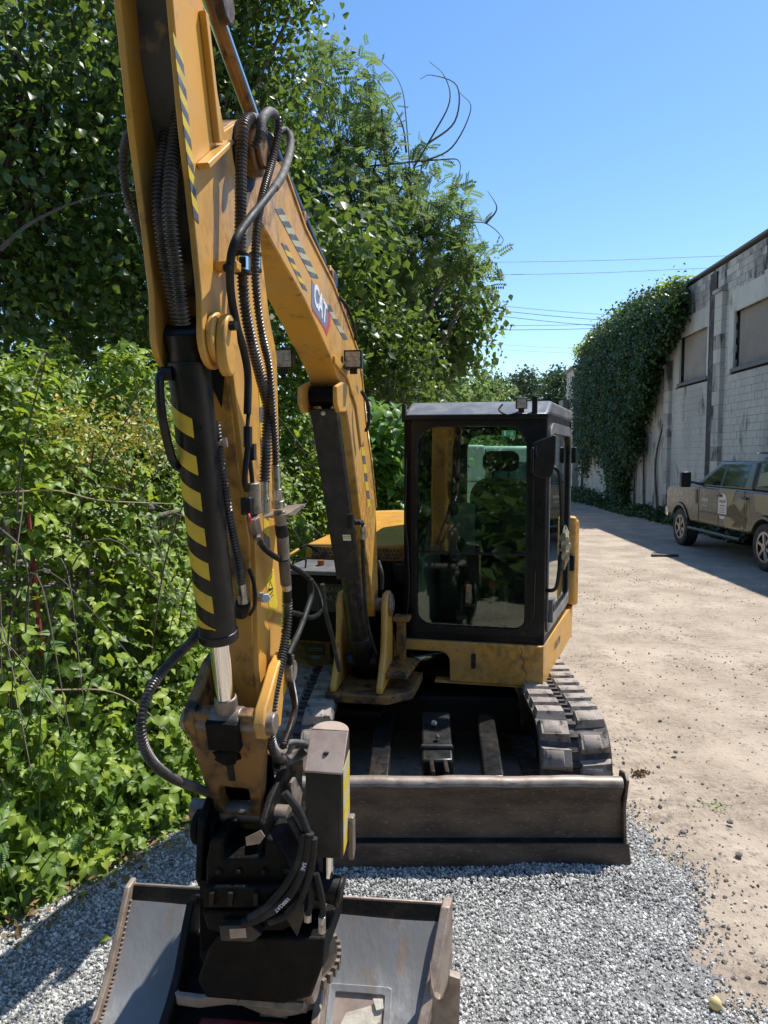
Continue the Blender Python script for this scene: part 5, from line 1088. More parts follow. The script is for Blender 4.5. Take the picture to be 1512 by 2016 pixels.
for x, y, s_ in ((478, 520, .021), (503, 517, .0165)):      # chrome hose clamps with square window
    c_ = B3(x, y, .135); q = MB(); q.cyl(c_-Vector((0, 0, .022)), c_+Vector((0, 0, .022)), s_, n=18); cl_ = q.build('hose_clamp', 'chrome', ex, bevel=.002)
    q = MB(); d = Vector((.15, -1, 0)).normalized(); sx_ = Vector((1, .15, 0)).normalized(); q.obox(c_+d*s_, sx_*s_*.45, d*.004, Vector((0, 0, .013))); q.build('clamp_window', 'black_paint', cl_)
    q = MB(); q.cyl(c_-Vector((0, 0, .027)), c_-Vector((0, 0, .019)), s_*1.12, n=18); q.cyl(c_+Vector((0, 0, .019)), c_+Vector((0, 0, .027)), s_*1.12, n=18); q.build('clamp_rim', 'rubber', cl_)
q = MB(); q.obox(B3(447, 525, HW+.03), BN*.035, BE*.02, Vector((0, 0, .012))); q.build('hose_bracket', 'yellow', ex, bevel=.003); q = MB(); q.ball(B3(447, 527, HW+.07), .013, 5); q.build('hose_bolt', 'steel_dark', ex)
# ---- linkage
Lp = c2; lu, lz = (c2-BF).dot(BE), c2.z
Ku, Kz = lu-.10, .90
Su, Sz = 1.93, 1.36
for s_ in (1, -1):
    q = MB(); d = Vector((lu-Su, lz-Sz)); nrm_ = Vector((-d.y, d.x)).normalized(); pl_ = []
    for t, wd in ((-.12, .03), (-.05, .075), (.3, .09), (.7, .07), (1.0, .062), (1.16, .03)): pl_.append((Su+d.x*t+nrm_.x*wd, Sz+d.y*t+nrm_.y*wd))
    for t, wd in ((1.16, .03), (1.0, .062), (.7, .06), (.3, .05), (-.05, .06), (-.12, .03)): pl_.append((Su+d.x*t-nrm_.x*wd, Sz+d.y*t-nrm_.y*wd))
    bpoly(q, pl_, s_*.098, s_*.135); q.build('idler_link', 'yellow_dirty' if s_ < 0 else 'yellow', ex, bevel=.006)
q = MB(); q.cyl(BP(Su, -.15, Sz), BP(Su, .16, Sz), .038, n=20); q.cyl(BP(lu, -.15, lz), BP(lu, .16, lz), .036, n=20); q.build('link_pin', 'steel_worn', ex, bevel=.004)
a_ = BP(lu, 0, lz); k_ = BP(Ku, 0, Kz); d_ = (k_-a_).normalized(); n_ = d_.cross(BN).normalized()
if n_.y > 0: n_ = -n_
def HL(w, t): return a_+BN*w+d_*t+n_*.03
LL = (k_-a_).length
q = MB()
oc = [(-.128, -.045), (.128, -.045), (.130, .05), (.118, .10), (.09, LL-.06), (.088, LL+.045), (-.088, LL+.045), (-.09, LL-.06), (-.118, .10), (-.130, .05)]
ic = [(-.03, LL*.66), (.03, LL*.66), (.05, LL*.67), (.052, LL*.7), (.05, LL*.85), (.04, LL*.93), (-.04, LL*.93), (-.05, LL*.85), (-.052, LL*.7), (-.05, LL*.67)]
q.ring([HL(w, t) for w, t in oc], [HL(w, t) for w, t in ic], n_*-.055); hl_ = q.build('power_link', 'yellow_dirty', ex, bevel=.008)
q = MB(); q.obox(HL(0, .02), BN*.052, d_*.05, n_*.028); q.ball(HL(.0, .1)+n_*.012, .03, 5, jit=.3, sc=(1.4, .4, 1)); q.build('grease_cover', 'greasy', hl_, bevel=.006)
q = MB(); q.obox(HL(.0, LL*.38), BN*.012, d_*.07, n_*.004); q.build('weld_slot', 'steel_dark', hl_, bevel=.003)
q = MB(); q.obox(HL(0, LL*.8)-n_*.12, BN*.1, d_*.1, n_*.004); q.build('link_back', 'greasy', hl_)
# ---- tiltrotator
def TB(u, w, z): return BP(u, w, z)
tu = Ku-.02
q = MB()
for s_ in (1, -1):
    bpoly(q, [(tu+.14, .93), (tu+.05, .98), (tu-.24, 1.05), (tu-.33, 1.0), (tu-.30, .72), (tu+.10, .64), (tu+.17, .74)], .012+s_*.088, .012+s_*.115)
th_ = q.build('hitch', 'greasy', ex, bevel=.008)
q = MB(); q.cyl(BP(Ku, -.17, Kz), BP(Ku, .17, Kz), .035, n=18); q.cyl(BP(1.83, -.17, 1.0), BP(1.83, .17, 1.0), .038, n=18); q.build('hitch_pin', 'steel_worn', th_)
q = MB(); q.boxf(TB, tu-.30, tu+.14, -.08, .16, .62, .80); q.boxf(TB, tu-.26, tu+.17, -.085, .20, .50, .68); q.prism([TB(tu+.17, w, z) for w, z in [(-.085, .74), (-.09, .48), (-.06, .43), (.16, .43), (.20, .5), (.20, .74)]], BE*-.40); tb_ = q.build('tilt_body', 'greasy', ex, bevel=.014)
for nm, u_, pix, th in (('front_casing', .19, [(404, 1702), (412, 1655), (440, 1648), (440, 1690), (520, 1690), (520, 1650), (545, 1655), (570, 1700), (585, 1742), (404, 1742)], .2), ('front_casing', .225, [(400, 1746), (590, 1746), (600, 1775), (592, 1790), (398, 1790)], .2), ('front_casing', .20, [(396, 1794), (596, 1794), (590, 1815), (558, 1834), (430, 1838), (409, 1834)], .25),
                        ('cavity_block', .205, [(428, 1842), (640, 1848), (634, 1905), (612, 1965), (560, 1978), (404, 1966), (388, 1930), (408, 1872)], .3)):  # last piece: black block standing in for the shaded cavity round the quick hitch
    q = MB(); q.prism([BU(x, y, tu+u_) for x, y in pix], BE*-th); q.build(nm, 'greasy', tb_, bevel=.01)
q = MB()
for x in (418, 455, 505, 556): q.obox(BU(x, 1768, tu+.228), BN*.007, BE*.01, Vector((0, 0, .02)))
for x in (430, 470, 520, 565): q.ball(BU(x, 1716, tu+.195), .010, 4)
q.build('casing_rib', 'steel_dark', tb_)
q = MB(); q.prism([BU(x, y, tu+.196) for x, y in [(484, 1648), (514, 1634), (522, 1646), (512, 1660), (486, 1664)]], BE*.004); q.build('scraped_patch', 'steel_worn', tb_)
q = MB(); q.prism([BU(x, y, tu+.20) for x, y in [(560, 1792), (597, 1752), (600, 1800), (588, 1838)]], BE*.02); q.build('casing_cheek', 'cover_dark', tb_, bevel=.004)
q = MB(); q.cyl(TB(tu+.06, -.145, .86), TB(tu+.06, -.06, .86), .05, n=24); q.cyl(TB(tu+.06, -.14, .86), TB(tu+.06, -.115, .86), .058, n=24); q.build('swivel', 'greasy', tb_, bevel=.006)
q = MB(); q.cyl(TB(tu-.05, .10, .36), TB(tu-.05, .10, .50), .185, n=48); q.cyl(TB(tu-.05, .10, .33), TB(tu-.05, .10, .365), .215, n=48); rg = q.build('rotator', 'steel_dark', tb_, bevel=.006)
q = MB()
for i in range(9):
    a = math.radians(62+i*9); c_ = TB(tu-.05+.215*math.cos(a), .10+.215*math.sin(a), .347); dd = (BE*math.cos(a)+BN*math.sin(a)); q.obox(c_, dd*.012, dd.cross(Vector((0, 0, 1)))*.008, Vector((0, 0, .016)))
tag(q.build('gear_tooth', 'steel_worn', rg), kind='stuff')
q = MB(); q.cyl(TB(tu+.12, .19, .42), TB(tu+.12, .29, .42), .075, n=32); rc = q.build('gear_motor', 'steel_worn', tb_, bevel=.006)
q = MB(); q.hexa([TB(tu+.20, .04, .355), TB(tu+.20, .26, .355), TB(tu+.02, .27, .355), TB(tu+.02, .04, .355)], [TB(tu+.19, .06, .378), TB(tu+.19, .26, .378), TB(tu+.02, .27, .378), TB(tu+.02, .06, .378)]); q.build('guard_plate', 'steel_worn', tb_, bevel=.003)
q = MB(); c_ = B3(472, 1838, 0); pts = [BU(x, y, tu+.235) for x, y in [(431, 1823), (494, 1822), (515, 1840), (497, 1855), (434, 1853)]]; q.prism(pts, -BE*.035); sp_ = q.build('sensor_plate', 'cover_dark', tb_, bevel=.003)
q = MB(); q.prism([p+BE*.001 for p in [BU(x, y, tu+.235) for x, y in [(452, 1828), (484, 1827), (486, 1845), (454, 1847)]]], BE*.0015); q.build('worn_label', 'rust_top', tb_)
q = MB(); c_ = BU(487, 1872, tu+.16); q.cyl(c_, c_-BE*.09, .062, n=28); q.build('lock_housing', 'steel_dark', tb_, bevel=.01)
q = MB(); q.ball(BU(489, 1889, tu+.165), .012, 6); q.build('bolt', 'zinc', tb_)
q = MB(); q.obox(BU(487, 1868, tu+.162), BN*.02, BE*.004, Vector((0, 0, .014))); q.build('keyhole', 'stripe_black', tb_, bevel=.006)
# tilt cylinder guard on the right
gu = tu+.03
g_a = [(gu+.09, .82), (gu+.09, 1.10), (gu+.0, 1.195), (gu-.03, 1.205), (gu-.03, .82)]
gw0, gw1 = .254, .374
q = MB(); q.prism([TB(u, gw0, z) for u, z in g_a], BN*(gw1-gw0)); gc = q.build('tilt_cylinder_cover', 'cover_dark', ex, bevel=.006)
tpa = [(gu+.094, 1.10), (gu+.0, 1.20), (gu-.03, 1.208), (gu-.032, 1.205)]
q = MB(); tn_ = Vector((0, 0, .006)); q.hexa([TB(tpa[0][0], gw0-.002, tpa[0][1]), TB(tpa[0][0], gw1+.002, tpa[0][1]), TB(tpa[1][0], gw1+.002, tpa[1][1]), TB(tpa[1][0], gw0-.002, tpa[1][1])], [TB(tpa[0][0], gw0-.002, tpa[0][1])+tn_, TB(tpa[0][0], gw1+.002, tpa[0][1])+tn_, TB(tpa[1][0], gw1+.002, tpa[1][1])+tn_, TB(tpa[1][0], gw0-.002, tpa[1][1])+tn_])
cc = TB(tpa[1][0]-.005, (gw0+gw1)/2, tpa[1][1]-.005); vs = [cc+BN*(.062*math.cos(a))-BE*(.05*math.sin(a))+Vector((0, 0, .012*math.sin(a))) for a in np.linspace(0, PI, 12)]; q.prism(vs, (0, 0, .012))
q.build('worn_top', 'rust_top', gc, bevel=.002)
tc2 = TB(gu+.05, (gw0+gw1)/2, 1.148); q = MB(); q.cyl(tc2+Vector((0, 0, -.004)), tc2+Vector((0, 0, .0065)), .009, n=12); q.build('top_hole', 'stripe_black', gc); 
for i in range(6):
    z0 = .83+i*.047; q = MB(); q.prism([TB(gu+.08, gw1+.001, z0), TB(gu+.08, gw1+.001, z0+.047), TB(gu-.02, gw1+.001, z0+.072), TB(gu-.02, gw1+.001, z0+.025)], BN*.0012); q.build('hazard_stripe', ('stripe_yellow', 'stripe_pale')[i % 2], gc, smooth=0)
q = MB(); q.prism([TB(u, gw1+.002, z) for u, z in [(gu+.01, .92), (gu-.025, .92), (gu-.03, .80), (gu-.0, .77), (gu+.02, .80)]], BN*.018); q.build('side_lug', 'steel_worn', gc, bevel=.004)
q = MB(); q.cyl(TB(gu+.05, .318, .71), TB(gu+.05, .318, .86), .017, n=18); q.build('tilt_rod', 'chrome', ex)
q = MB(); q.cyl(TB(gu+.05, .265, .705), TB(gu+.05, .365, .69), .044, n=24); q.cyl(TB(gu+.05, .35, .693), TB(gu+.05, .365, .69), .05, n=24); q.build('rod_clevis', 'steel_dark', ex, bevel=.005)
q = MB(); bpoly(q, [(gu-.0, .80), (gu-.05, .80), (gu-.10, .62), (gu-.04, .50), (gu+.03, .62)], .245, .30); q.build('clevis_bracket', 'rust_top', ex, bevel=.006)
# hydraulic hoses on the tiltrotator
tl = [([(610, 1640, .12), (600, 1700, .13), (575, 1755, .12), (540, 1790, .06), (500, 1812, .0), (478, 1816, -.03)], .014), ([(598, 1640, .1), (590, 1690, .11), (562, 1745, .09), (525, 1785, .03), (490, 1808, -.03)], .012), ([(618, 1650, .13), (612, 1710, .15), (592, 1770, .14), (565, 1800, .1), (530, 1815, .04)], .012), ([(622, 1720, .2), (632, 1760, .2), (636, 1790, .2), (634, 1805, .2)], .010), ([(608, 1735, .18), (612, 1775, .18), (606, 1800, .17)], .010), ([(560, 1560, .12), (590, 1600, .15), (606, 1640, .15)], .012), ([(570, 1610, .1), (596, 1660, .14), (612, 1720, .17)], .011)]
for l, r in tl:
    p = [BU(x, y, tu+.25-.25*max(0, w-.12)) for x, y, w in l]; hose(p, r, 'rubber', 'tilt_hose', ribs=False)
for x, y, w in ((634, 1812, .2), (606, 1806, .17), (634, 1828, .2)): fit(BU(x, y-8, tu+.23), BU(x, y+8, tu+.23), .013, 'zinc', 6)
hp = [BU(x, y, tu+.25-.25*max(0, w-.12))+BE*.0155 for x, y, w in tl[0][0]]; sp2 = spline(hp, 8)
for k0, tx in ((4, 'SAE'), (16, '100R2AT')):
    p = sp2[k0+4]; t_ = (sp2[k0+6]-sp2[k0+2]).normalized(); text('hose_print', tx, .017, p+Vector((0, -.002, 0)), -t_ if False else t_, (0.2, -.1, 1) if abs(t_.z) < .7 else (1, 0, .2), 'decal_white', tb_)
q = MB(); q.tube(spline([B3(542, 1600, .04)+BE*.06, B3(538, 1625, .04)+BE*.06, B3(536, 1655, .03)+BE*.06, B3(541, 1680, .03)+BE*.06], 5), [.014]*16, 8); q.obox(B3(543, 1592, .04)+BE*.06, BN*.018, BE*.014, Vector((0, 0, .018))); q.build('release_lever', 'steel_worn', th_, bevel=.002)
q = MB(); q.tube(spline([B3(498, 1634, 0)+BE*.08, B3(510, 1635, 0)+BE*.08, B3(528, 1622, .02)+BE*.07], 5), .008, 8); q.build('grease_nipple', 'zinc', th_)
# sun-catching steel pieces beside the hitch
for pix, w in (([(566, 1620), (574, 1615), (575, 1640), (567, 1662), (562, 1640)], .15), ([(572, 1545), (582, 1530), (596, 1560), (590, 1600), (580, 1590)], .15), ([(556, 1680), (562, 1660), (563, 1690), (555, 1720)], .16)):
    q = MB(); q.prism([B3(x, y, w) for x, y in pix], BN*-.012); q.build('hitch_gusset', 'steel_worn', th_, bevel=.002)
# ---- grading bucket
BK0 = Vector((-.376, 2.69, 0)); bka = math.radians(6); bkx = Vector((math.cos(bka), -math.sin(bka), 0)); bkn = Vector((-math.sin(bka), -math.cos(bka), 0))
def K(x, n, z): return BK0+bkx*x+bkn*n+Vector((0, 0, z))
pf = [(.03, .40), (.10, .30), (.18, .205), (.27, .125), (.38, .06), (.52, .022), (.70, .02)]
q = MB(); vs = []; n = 14; xs_ = np.linspace(-.60, .60, n+1)
XR = lambda a: .60-.31*max(0, a)
for x in xs_:
    f_x = (x+.6)/1.2
    for a, z in pf: vs.append(K(-.6+f_x*(XR(a)+.6), a, z+.004*math.sin(x*9+a*14)))
    for a, z in pf[::-1]: vs.append(K(-.6+f_x*(XR(a)+.6), a-.014, z-.016))
m = len(pf)*2; fs = [(i*m+k_, (i+1)*m+k_, (i+1)*m+(k_+1) % m, i*m+(k_+1) % m) for i in range(n) for k_ in range(m)]+[tuple(range(m)), tuple(n*m+k_ for k_ in range(m))[::-1]]
q.add(vs, fs); bu = q.build('bucket', 'bucket_grey', ex, smooth=50)
q = MB(); q.hexa([K(-.61, -.02, .36), K(.61, -.02, .36), K(.61, .006, .36), K(-.61, .006, .36)], [K(-.61, -.02, .446), K(.61, -.02, .446), K(.61, -.010, .446), K(-.61, -.010, .446)]); q.build('rear_rim', 'bucket_edge', bu, bevel=.004)
q = MB(); q.hexa([K(-.6, .0, .385), K(.6, .0, .385), K(.6, .022, .385), K(-.6, .022, .385)], [K(-.6, -.008, .442), K(.6, -.008, .442), K(.6, -.002, .442), K(-.6, -.002, .442)]); q.build('rim_shade', 'steel_dark', bu)  # dark strip painted as the shadow under the rim
for s_ in (-1, 1):
    x0 = s_*.60; th = .022 if s_ < 0 else .034; up = .02 if s_ < 0 else .03
    pts = [(-.03, .46), (.03, .455)]+[(a+.03, z+up) for a, z in pf[1:]]+[(.72, .0)]+[(a-.03, z-.03) for a, z in pf[:-1][::-1]]+[(-.05, .30)]
    if s_ > 0: pts = [(a, z if z > np.interp(a, [p[0] for p in pf], [p[1] for p in pf])+.02 else max(.004, z-.22)) for a, z in pts]
    q = MB(); q.prism([K(x0 if s_ < 0 else XR(a), a, max(.004, z)) for a, z in pts], bkx*th*s_); sp = q.build('bucket_side', 'bucket_edge', bu, bevel=.005); sp['label'] = 'left side plate with a weld bead' if s_ < 0 else 'sunlit right side plate with hooked ear'
q = MB()
for i in range(36):
    t = i/35; a = .03+.36*t; z = np.interp(a, [p[0] for p in pf], [p[1] for p in pf]); q.ball(K(-.596, a, float(z)+.002), .006, 4, sc=(1, 1.3, .6))
tag(q.build('weld_bead', 'steel_worn', bu), kind='stuff')
hook3 = [(.634, .04), (.70, .05), (.735, .12), (.74, .29), (.70, .30), (.695, .25), (.682, .215), (.668, .205), (.652, .22), (.640, .26), (.634, .33)]
q = MB(); q.prism([K(x-.075, .17, z+.02) for x, z in hook3], bkn*.035); q.build('side_hook', 'bucket_edge', bu, bevel=.006)
hook = [(.10, .36), (.16, .36), (.18, .30), (.17, .25), (.19, .205), (.23, .19), (.28, .205), (.295, .25), (.30, .27), (.36, .25), (.40, .10), (.36, .03), (.24, .03), (.16, .12), (.10, .25)]
# framed opening in the plate with torn paper
def KP(x, t, o): # on the sloping plate between n=.10 and n=.38, o along its normal
    a = .10+t*.28; z = float(np.interp(a, [p[0] for p in pf], [p[1] for p in pf])); return K(x, a, z)+(bkn*.62+Vector((0, 0, .78)))*o
wx0, wx1 = .225, .40
ol = rrect(wx0-.025, wx1+.025, .22, .66, .02, 3); il = rrect(wx0, wx1, .28, .60, .012, 3)
q = MB(); q.ring([KP(x, .88-t, .0) for x, t in ol], [KP(x, .88-t, .0) for x, t in il], (bkn*.62+Vector((0, 0, .78)))*.012); wf = q.build('opening_frame', 'bucket_grey', bu, bevel=.003)
q = MB(); q.prism([KP(x, .88-t, .001) for x, t in il], (bkn*.62+Vector((0, 0, .78)))*.0015); q.build('opening_plate', 'rust_top', wf)
pp_ = [(.27, .44), (.33, .40), (.385, .34), (.395, .38), (.39, .50), (.34, .58), (.27, .60), (.255, .54)]
q = MB(); q.prism([KP(x, t, .006+.012*abs(math.sin(i*1.9))) for i, (x, t) in enumerate(pp_)], (0, 0, .003)); q.prism([KP(x, t, .014) for x, t in [(.36, .33), (.395, .325), (.40, .40), (.375, .42)]], (0, -.005, .012)); q.build('torn_paper', 'paper', wf)
# hitch ears on the bucket
for s_, x in ((-1, -.34), (1, .17)):
    pts = [(.02, .30), (.05, .46), (.12, .47), (.18, .40), (.25, .30), (.33, .24), (.42, .20), (.46, .14), (.46, .03), (.25, .1), (.12, .24)]
    q = MB(); q.prism([K(x, a, z) for a, z in pts], bkx*.03); q.build('hitch_ear', 'bucket_edge' if s_ > 0 else 'steel_dark', bu, bevel=.006)  # right ear coloured pale as if sunlit, left ear dark as if shaded
q = MB(); q.hexa([K(-.33, .06, .25), K(.17, .06, .25), K(.17, .30, .12), K(-.33, .30, .12)], [K(-.33, .08, .33), K(.17, .08, .33), K(.17, .33, .15), K(-.33, .33, .15)]); q.build('hitch_floor', 'greasy', bu)
wav = [(-.335, .20), (-.30, .235), (-.22, .24), (-.13, .215), (-.08, .215), (.0, .245), (.06, .255), (.12, .235), (.175, .20)]
q = MB(); nw = len(wav); vs = []
for x, a in wav: vs += [K(x, a+.06, .225), K(x, a+.085, .225), K(x, a+.085, .26), K(x, a+.06, .26)]
fs = [(i*4+k_, (i+1)*4+k_, (i+1)*4+(k_+1) % 4, i*4+(k_+1) % 4) for i in range(nw-1) for k_ in range(4)]+[(3, 2, 1, 0), tuple((nw-1)*4+k_ for k_ in range(4))]
q.add(vs, fs); q.hexa([K(.02, .18, .225), K(.15, .16, .225), K(.15, .31, .225), K(.02, .33, .225)], [K(.02, .18, .255), K(.15, .16, .255), K(.15, .31, .255), K(.02, .33, .255)]); q.build('wear_lip', 'rust_top', bu, bevel=.004)
q = MB(); q.hexa([K(-.22, .32, .03), K(.16, .32, .03), K(.16, .60, .02), K(-.22, .60, .02)], [K(-.22, .32, .20), K(.16, .32, .20), K(.16, .60, .12), K(-.22, .60, .12)]); q.build('hitch_block', 'red_paint', bu, bevel=.012)
q = MB(); q.hexa([K(-.02, .24, .19), K(.08, .23, .19), K(.08, .30, .19), K(-.02, .30, .19)], [K(-.02, .25, .25), K(.08, .24, .25), K(.08, .29, .24), K(-.02, .29, .24)]); q.build('lock_block', 'bucket_grey', bu, bevel=.006)

# ---- cab
fl_, fr2, br_ = -.07, .866, 1.06; b0_, b1_ = -.66, .62; z0_, z1_ = .87, 2.385
cb_ = MB()
def FRp(r, z, b_=b0_): return HS(r, b_, z)
n_f = (HS(0, 1, 0)-HS(0, 0, 0))
win = rrect(.02, .735, .965, 2.30, (.13, .13, .06, .10), 6); out_ = rrect(fl_, fr2, z0_, z1_, .012, 6)
cb_.ring([FRp(r, z) for r, z in out_], [FRp(r, z) for r, z in win], n_f*.07)
cabf = cb_.build('cab', 'cab_black', ex, bevel=.006)
q = MB(); wo = rrect(.008, .747, .953, 2.312, (.14, .14, .07, .11), 6); q.ring([FRp(r, z, b0_-.006) for r, z in wo], [FRp(r, z, b0_-.006) for r, z in win], n_f*.01); q.build('window_seal', 'rubber', cabf)
q = MB(); q.prism([FRp(r, z, b0_+.02) for r, z in win], n_f*.004); q.build('windscreen', 'cab_glass', cabf, smooth=0)
q = MB(); q.boxf(HS, .02, .735, b0_-.004, b0_+.03, 1.455, 1.468); q.build('glass_joint', 'rubber', cabf)
# right hand (door) side, slanting outward to the rear
pA, pB = HS(fr2, b0_, 0), HS(br_, b1_, 0); dS = (pB-pA); LS = dS.length; dS.normalize(); nS = Vector((dS.y, -dS.x, 0))
def SD(s, z, o=0.): return pA+dS*s+nS*o+Vector((0, 0, z))
dwin = rrect(.09, LS-.07, 1.0, 2.26, (.16, .10, .05, .05), 6); dout = rrect(0, LS, z0_, z1_, .012, 6)
q = MB(); q.ring([SD(s, z, -.05) for s, z in dout], [SD(s, z, -.05) for s, z in dwin], nS*.05); door = q.build('door', 'cab_black', cabf, bevel=.006)
q = MB(); dw2 = rrect(.06, LS-.04, .93, 2.33, (.18, .12, .06, .06), 6); q.ring([SD(s, z, .0) for s, z in dw2], [SD(s, z, .0) for s, z in dwin], nS*.012); q.build('door_frame', 'roof_grey', cabf, bevel=.003)
q = MB(); q.prism([SD(s, z, -.02) for s, z in dwin], nS*.004); q.build('door_glass', 'cab_glass_side', cabf, smooth=0)
q = MB(); q.prism([SD(s, z, .012) for s, z in rrect(.085, .20, 1.0, 1.16, .012, 2)], nS*.03); dh = q.build('door_latch', 'roof_grey', cabf, bevel=.006)
q = MB(); q.prism([SD(s, z, .043) for s, z in rrect(.105, .18, 1.075, 1.125, .008, 2)], nS*.004); q.build('latch_pocket', 'stripe_black', cabf)
for z in (1.18, 2.05):
    q = MB(); q.prism([SD(s, z_, .0) for s, z_ in [(LS-.05, z), (LS+.03, z), (LS+.03, z+.13), (LS-.05, z+.13)]], nS*.05); q.build('hinge', 'cab_black', cabf, bevel=.008)
q = MB(); q.tube(spline([SD(.06, 1.22, .0), SD(.06, 1.24, .06), SD(.10, 1.34, .075), SD(.16, 1.50, .08), SD(.17, 1.62, .08), SD(.12, 1.80, .08), SD(.04, 2.0, .07), SD(.03, 2.05, .0)], 8), .013, 10); rl = q.build('hand_rail', 'black_paint', cabf)
# left and rear walls
lw = rrect(b0_+.12, b1_-.1, 1.25, 2.28, .1, 5); lo_ = rrect(b0_, b1_, z0_, z1_, .012, 5); n_r = HS(1, 0, 0)-HS(0, 0, 0)
q = MB(); q.ring([HS(fl_, b_, z) for b_, z in lo_], [HS(fl_, b_, z) for b_, z in lw], n_r*.05); q.build('left_wall', 'cab_black', cabf)
q = MB(); q.prism([HS(fl_+.02, b_, z) for b_, z in lw], n_r*.004); q.build('left_glass', 'cab_glass_side', cabf, smooth=0)
rw = rrect(fl_+.30, br_-.1, 1.45, 2.28, (.12, .1, .05, .05), 5); ro_ = rrect(fl_, br_, z0_, z1_, .012, 5)
q = MB(); q.ring([HS(r, b1_, z) for r, z in ro_], [HS(r, b1_, z) for r, z in rw], n_f*-.05); q.build('rear_wall', 'cab_black', cabf)
q = MB(); q.prism([HS(r, b1_-.03, z) for r, z in rw], n_f*.004); q.build('rear_glass', 'cab_glass', cabf, smooth=0)
# roof
q = MB(); q.hexa([HS(fl_-.0, b0_-.03, 2.375), HS(fr2+.005, b0_-.03, 2.375), HS(br_+.01, b1_+.02, 2.385), HS(fl_, b1_+.02, 2.385)], [HS(fl_+.005, b0_+.22, 2.475), HS(fr2+.03, b0_+.22, 2.475), HS(br_+.005, b1_-.0, 2.475), HS(fl_+.005, b1_-.0, 2.475)]); q.build('roof', 'roof_grey', cabf, bevel=.022, seg=4)
q = MB(); q.boxf(HS, fl_-.005, fr2+.006, b0_-.04, b0_-.012, 2.345, 2.378); q.build('gutter', 'cab_black', cabf, bevel=.006)
q = MB(); q.boxf(HS, fl_-.012, fl_+.016, b0_-.03, b0_+.03, 2.33, 2.45); q.boxf(HS, fr2-.1, fr2-.065, b0_-.035, b0_+.02, 2.36, 2.49); q.build('roof_bracket', 'cab_black', cabf, bevel=.006)
q = MB(); q.prism([HS(r, b_, z0_) for r, b_ in [(fl_, b0_), (fr2, b0_), (br_, b1_), (fl_, b1_)]], (0, 0, .05)); q.build('floor', 'interior', cabf)
worklight(HS(.70, b0_-.045, 2.445), (-.1, -1, -.12), ex, .036)
q = MB(); q.tube(spline([HS(.58, b0_-.03, 2.44), HS(.56, b0_-.06, 2.40), HS(.62, b0_-.07, 2.37), HS(.70, b0_-.05, 2.40), HS(.70, b0_-.03, 2.47)], 6), .006, 6); q.cyl(HS(.70, b0_, 2.40), HS(.70, b0_-.02, 2.48), .012, n=8); q.build('light_cable', 'rubber', cabf)
# mirror
q = MB(); mc = HS(.835, b0_-.12, 2.09); mx = Vector((.97, -.1, 0)); my = Vector((.1, .97, .05)); q.prism([mc+mx*x+Vector((0, 0, z)) for x, z in [(-.055, .10), (-.02, .115), (.075, .15), (.088, .14), (.085, -.02), (.07, -.10), (.05, -.125), (-.03, -.12), (-.055, -.10)]], my*.055); q.build('mirror', 'black_paint', cabf, bevel=.015, seg=3)
q = MB(); q.tube(spline([HS(.80, b0_-.0, 2.17), HS(.795, b0_-.10, 2.18), HS(.79, b0_-.12, 2.14), HS(.80, b0_-.12, 2.10)], 5), .016, 8); q.obox(HS(.80, b0_-.03, 2.17), (.035, 0, 0), (0, .03, 0), (0, 0, .03)); q.cyl(HS(.775, b0_-.13, 2.0), HS(.775, b0_-.13, 2.16), .012, n=8); q.build('mirror_arm', 'cab_black', cabf, bevel=.004)
q = MB(); q.tube(spline([HS(.80, b0_-.015, 1.36), HS(.795, b0_-.015, 1.05)], 3), .006, 6); q.boxf(HS, .775, .79, b0_-.012, b0_, 1.0, 2.2); q.build('pillar_trim', 'black_paint', cabf)
q = MB(); q.tube(spline([HS(-.05, b0_-.02, 2.1), HS(-.055, b0_-.03, 1.7), HS(-.04, b0_-.025, 1.5), HS(-.03, b0_-.03, 1.2), HS(-.05, b0_-.02, 1.0)], 6), .007, 6); q.build('wiper_cable', 'rubber', cabf)
# exit sticker inside the windscreen
q = MB(); q.boxf(HS, .575, .665, b0_+.012, b0_+.0145, 2.235, 2.275); q.build('exit_sticker', 'decal_green', cabf, smooth=0)
q = MB(); q.boxf(HS, .59, .603, b0_+.0105, b0_+.0118, 2.24, 2.27)
for r, z, a, b__ in ((.642, 2.263, .004, .004), (.640, 2.252, .006, .006), (.634, 2.243, .004, .003), (.648, 2.243, .004, .003), (.622, 2.255, .008, .0018)): q.boxf(HS, r-a, r+a, b0_+.0105, b0_+.0118, z-b__, z+b__)
q.build('exit_pictogram', 'decal_white', cabf, smooth=0)
# seat, consoles, levers
q = MB()
q.prism([HS(r, .28, z) for r, z in rrect(.28, .76, 1.28, 1.92, (.14, .14, .05, .05), 5)], (HS(0, .12, .02)-HS(0, 0, 0))); q.hexa([HS(.27, -.18, 1.18), HS(.77, -.18, 1.18), HS(.77, .30, 1.18), HS(.27, .30, 1.18)], [HS(.29, -.18, 1.31), HS(.75, -.18, 1.31), HS(.75, .30, 1.28), HS(.29, .30, 1.28)]); se = q.build('seat', 'seat', cabf, bevel=.03, seg=3)
q = MB(); q.prism([HS(r, .30, z) for r, z in rrect(.38, .66, 1.99, 2.15, (.06, .06, .05, .05), 5)], (HS(0, .09, .0)-HS(0, 0, 0))); q.cyl(HS(.46, .35, 1.9), HS(.46, .35, 2.0), .009, n=8); q.cyl(HS(.58, .35, 1.9), HS(.58, .35, 2.0), .009, n=8); q.build('headrest', 'seat', cabf, bevel=.02, seg=3)
q = MB(); q.boxf(HS, .40, .64, -.1, .3, .92, 1.18); q.boxf(HS, .12, .26, -.3, .35, .92, 1.32); q.boxf(HS, .79, .88, -.15, .35, .92, 1.32); q.build('console', 'interior', cabf, bevel=.02)
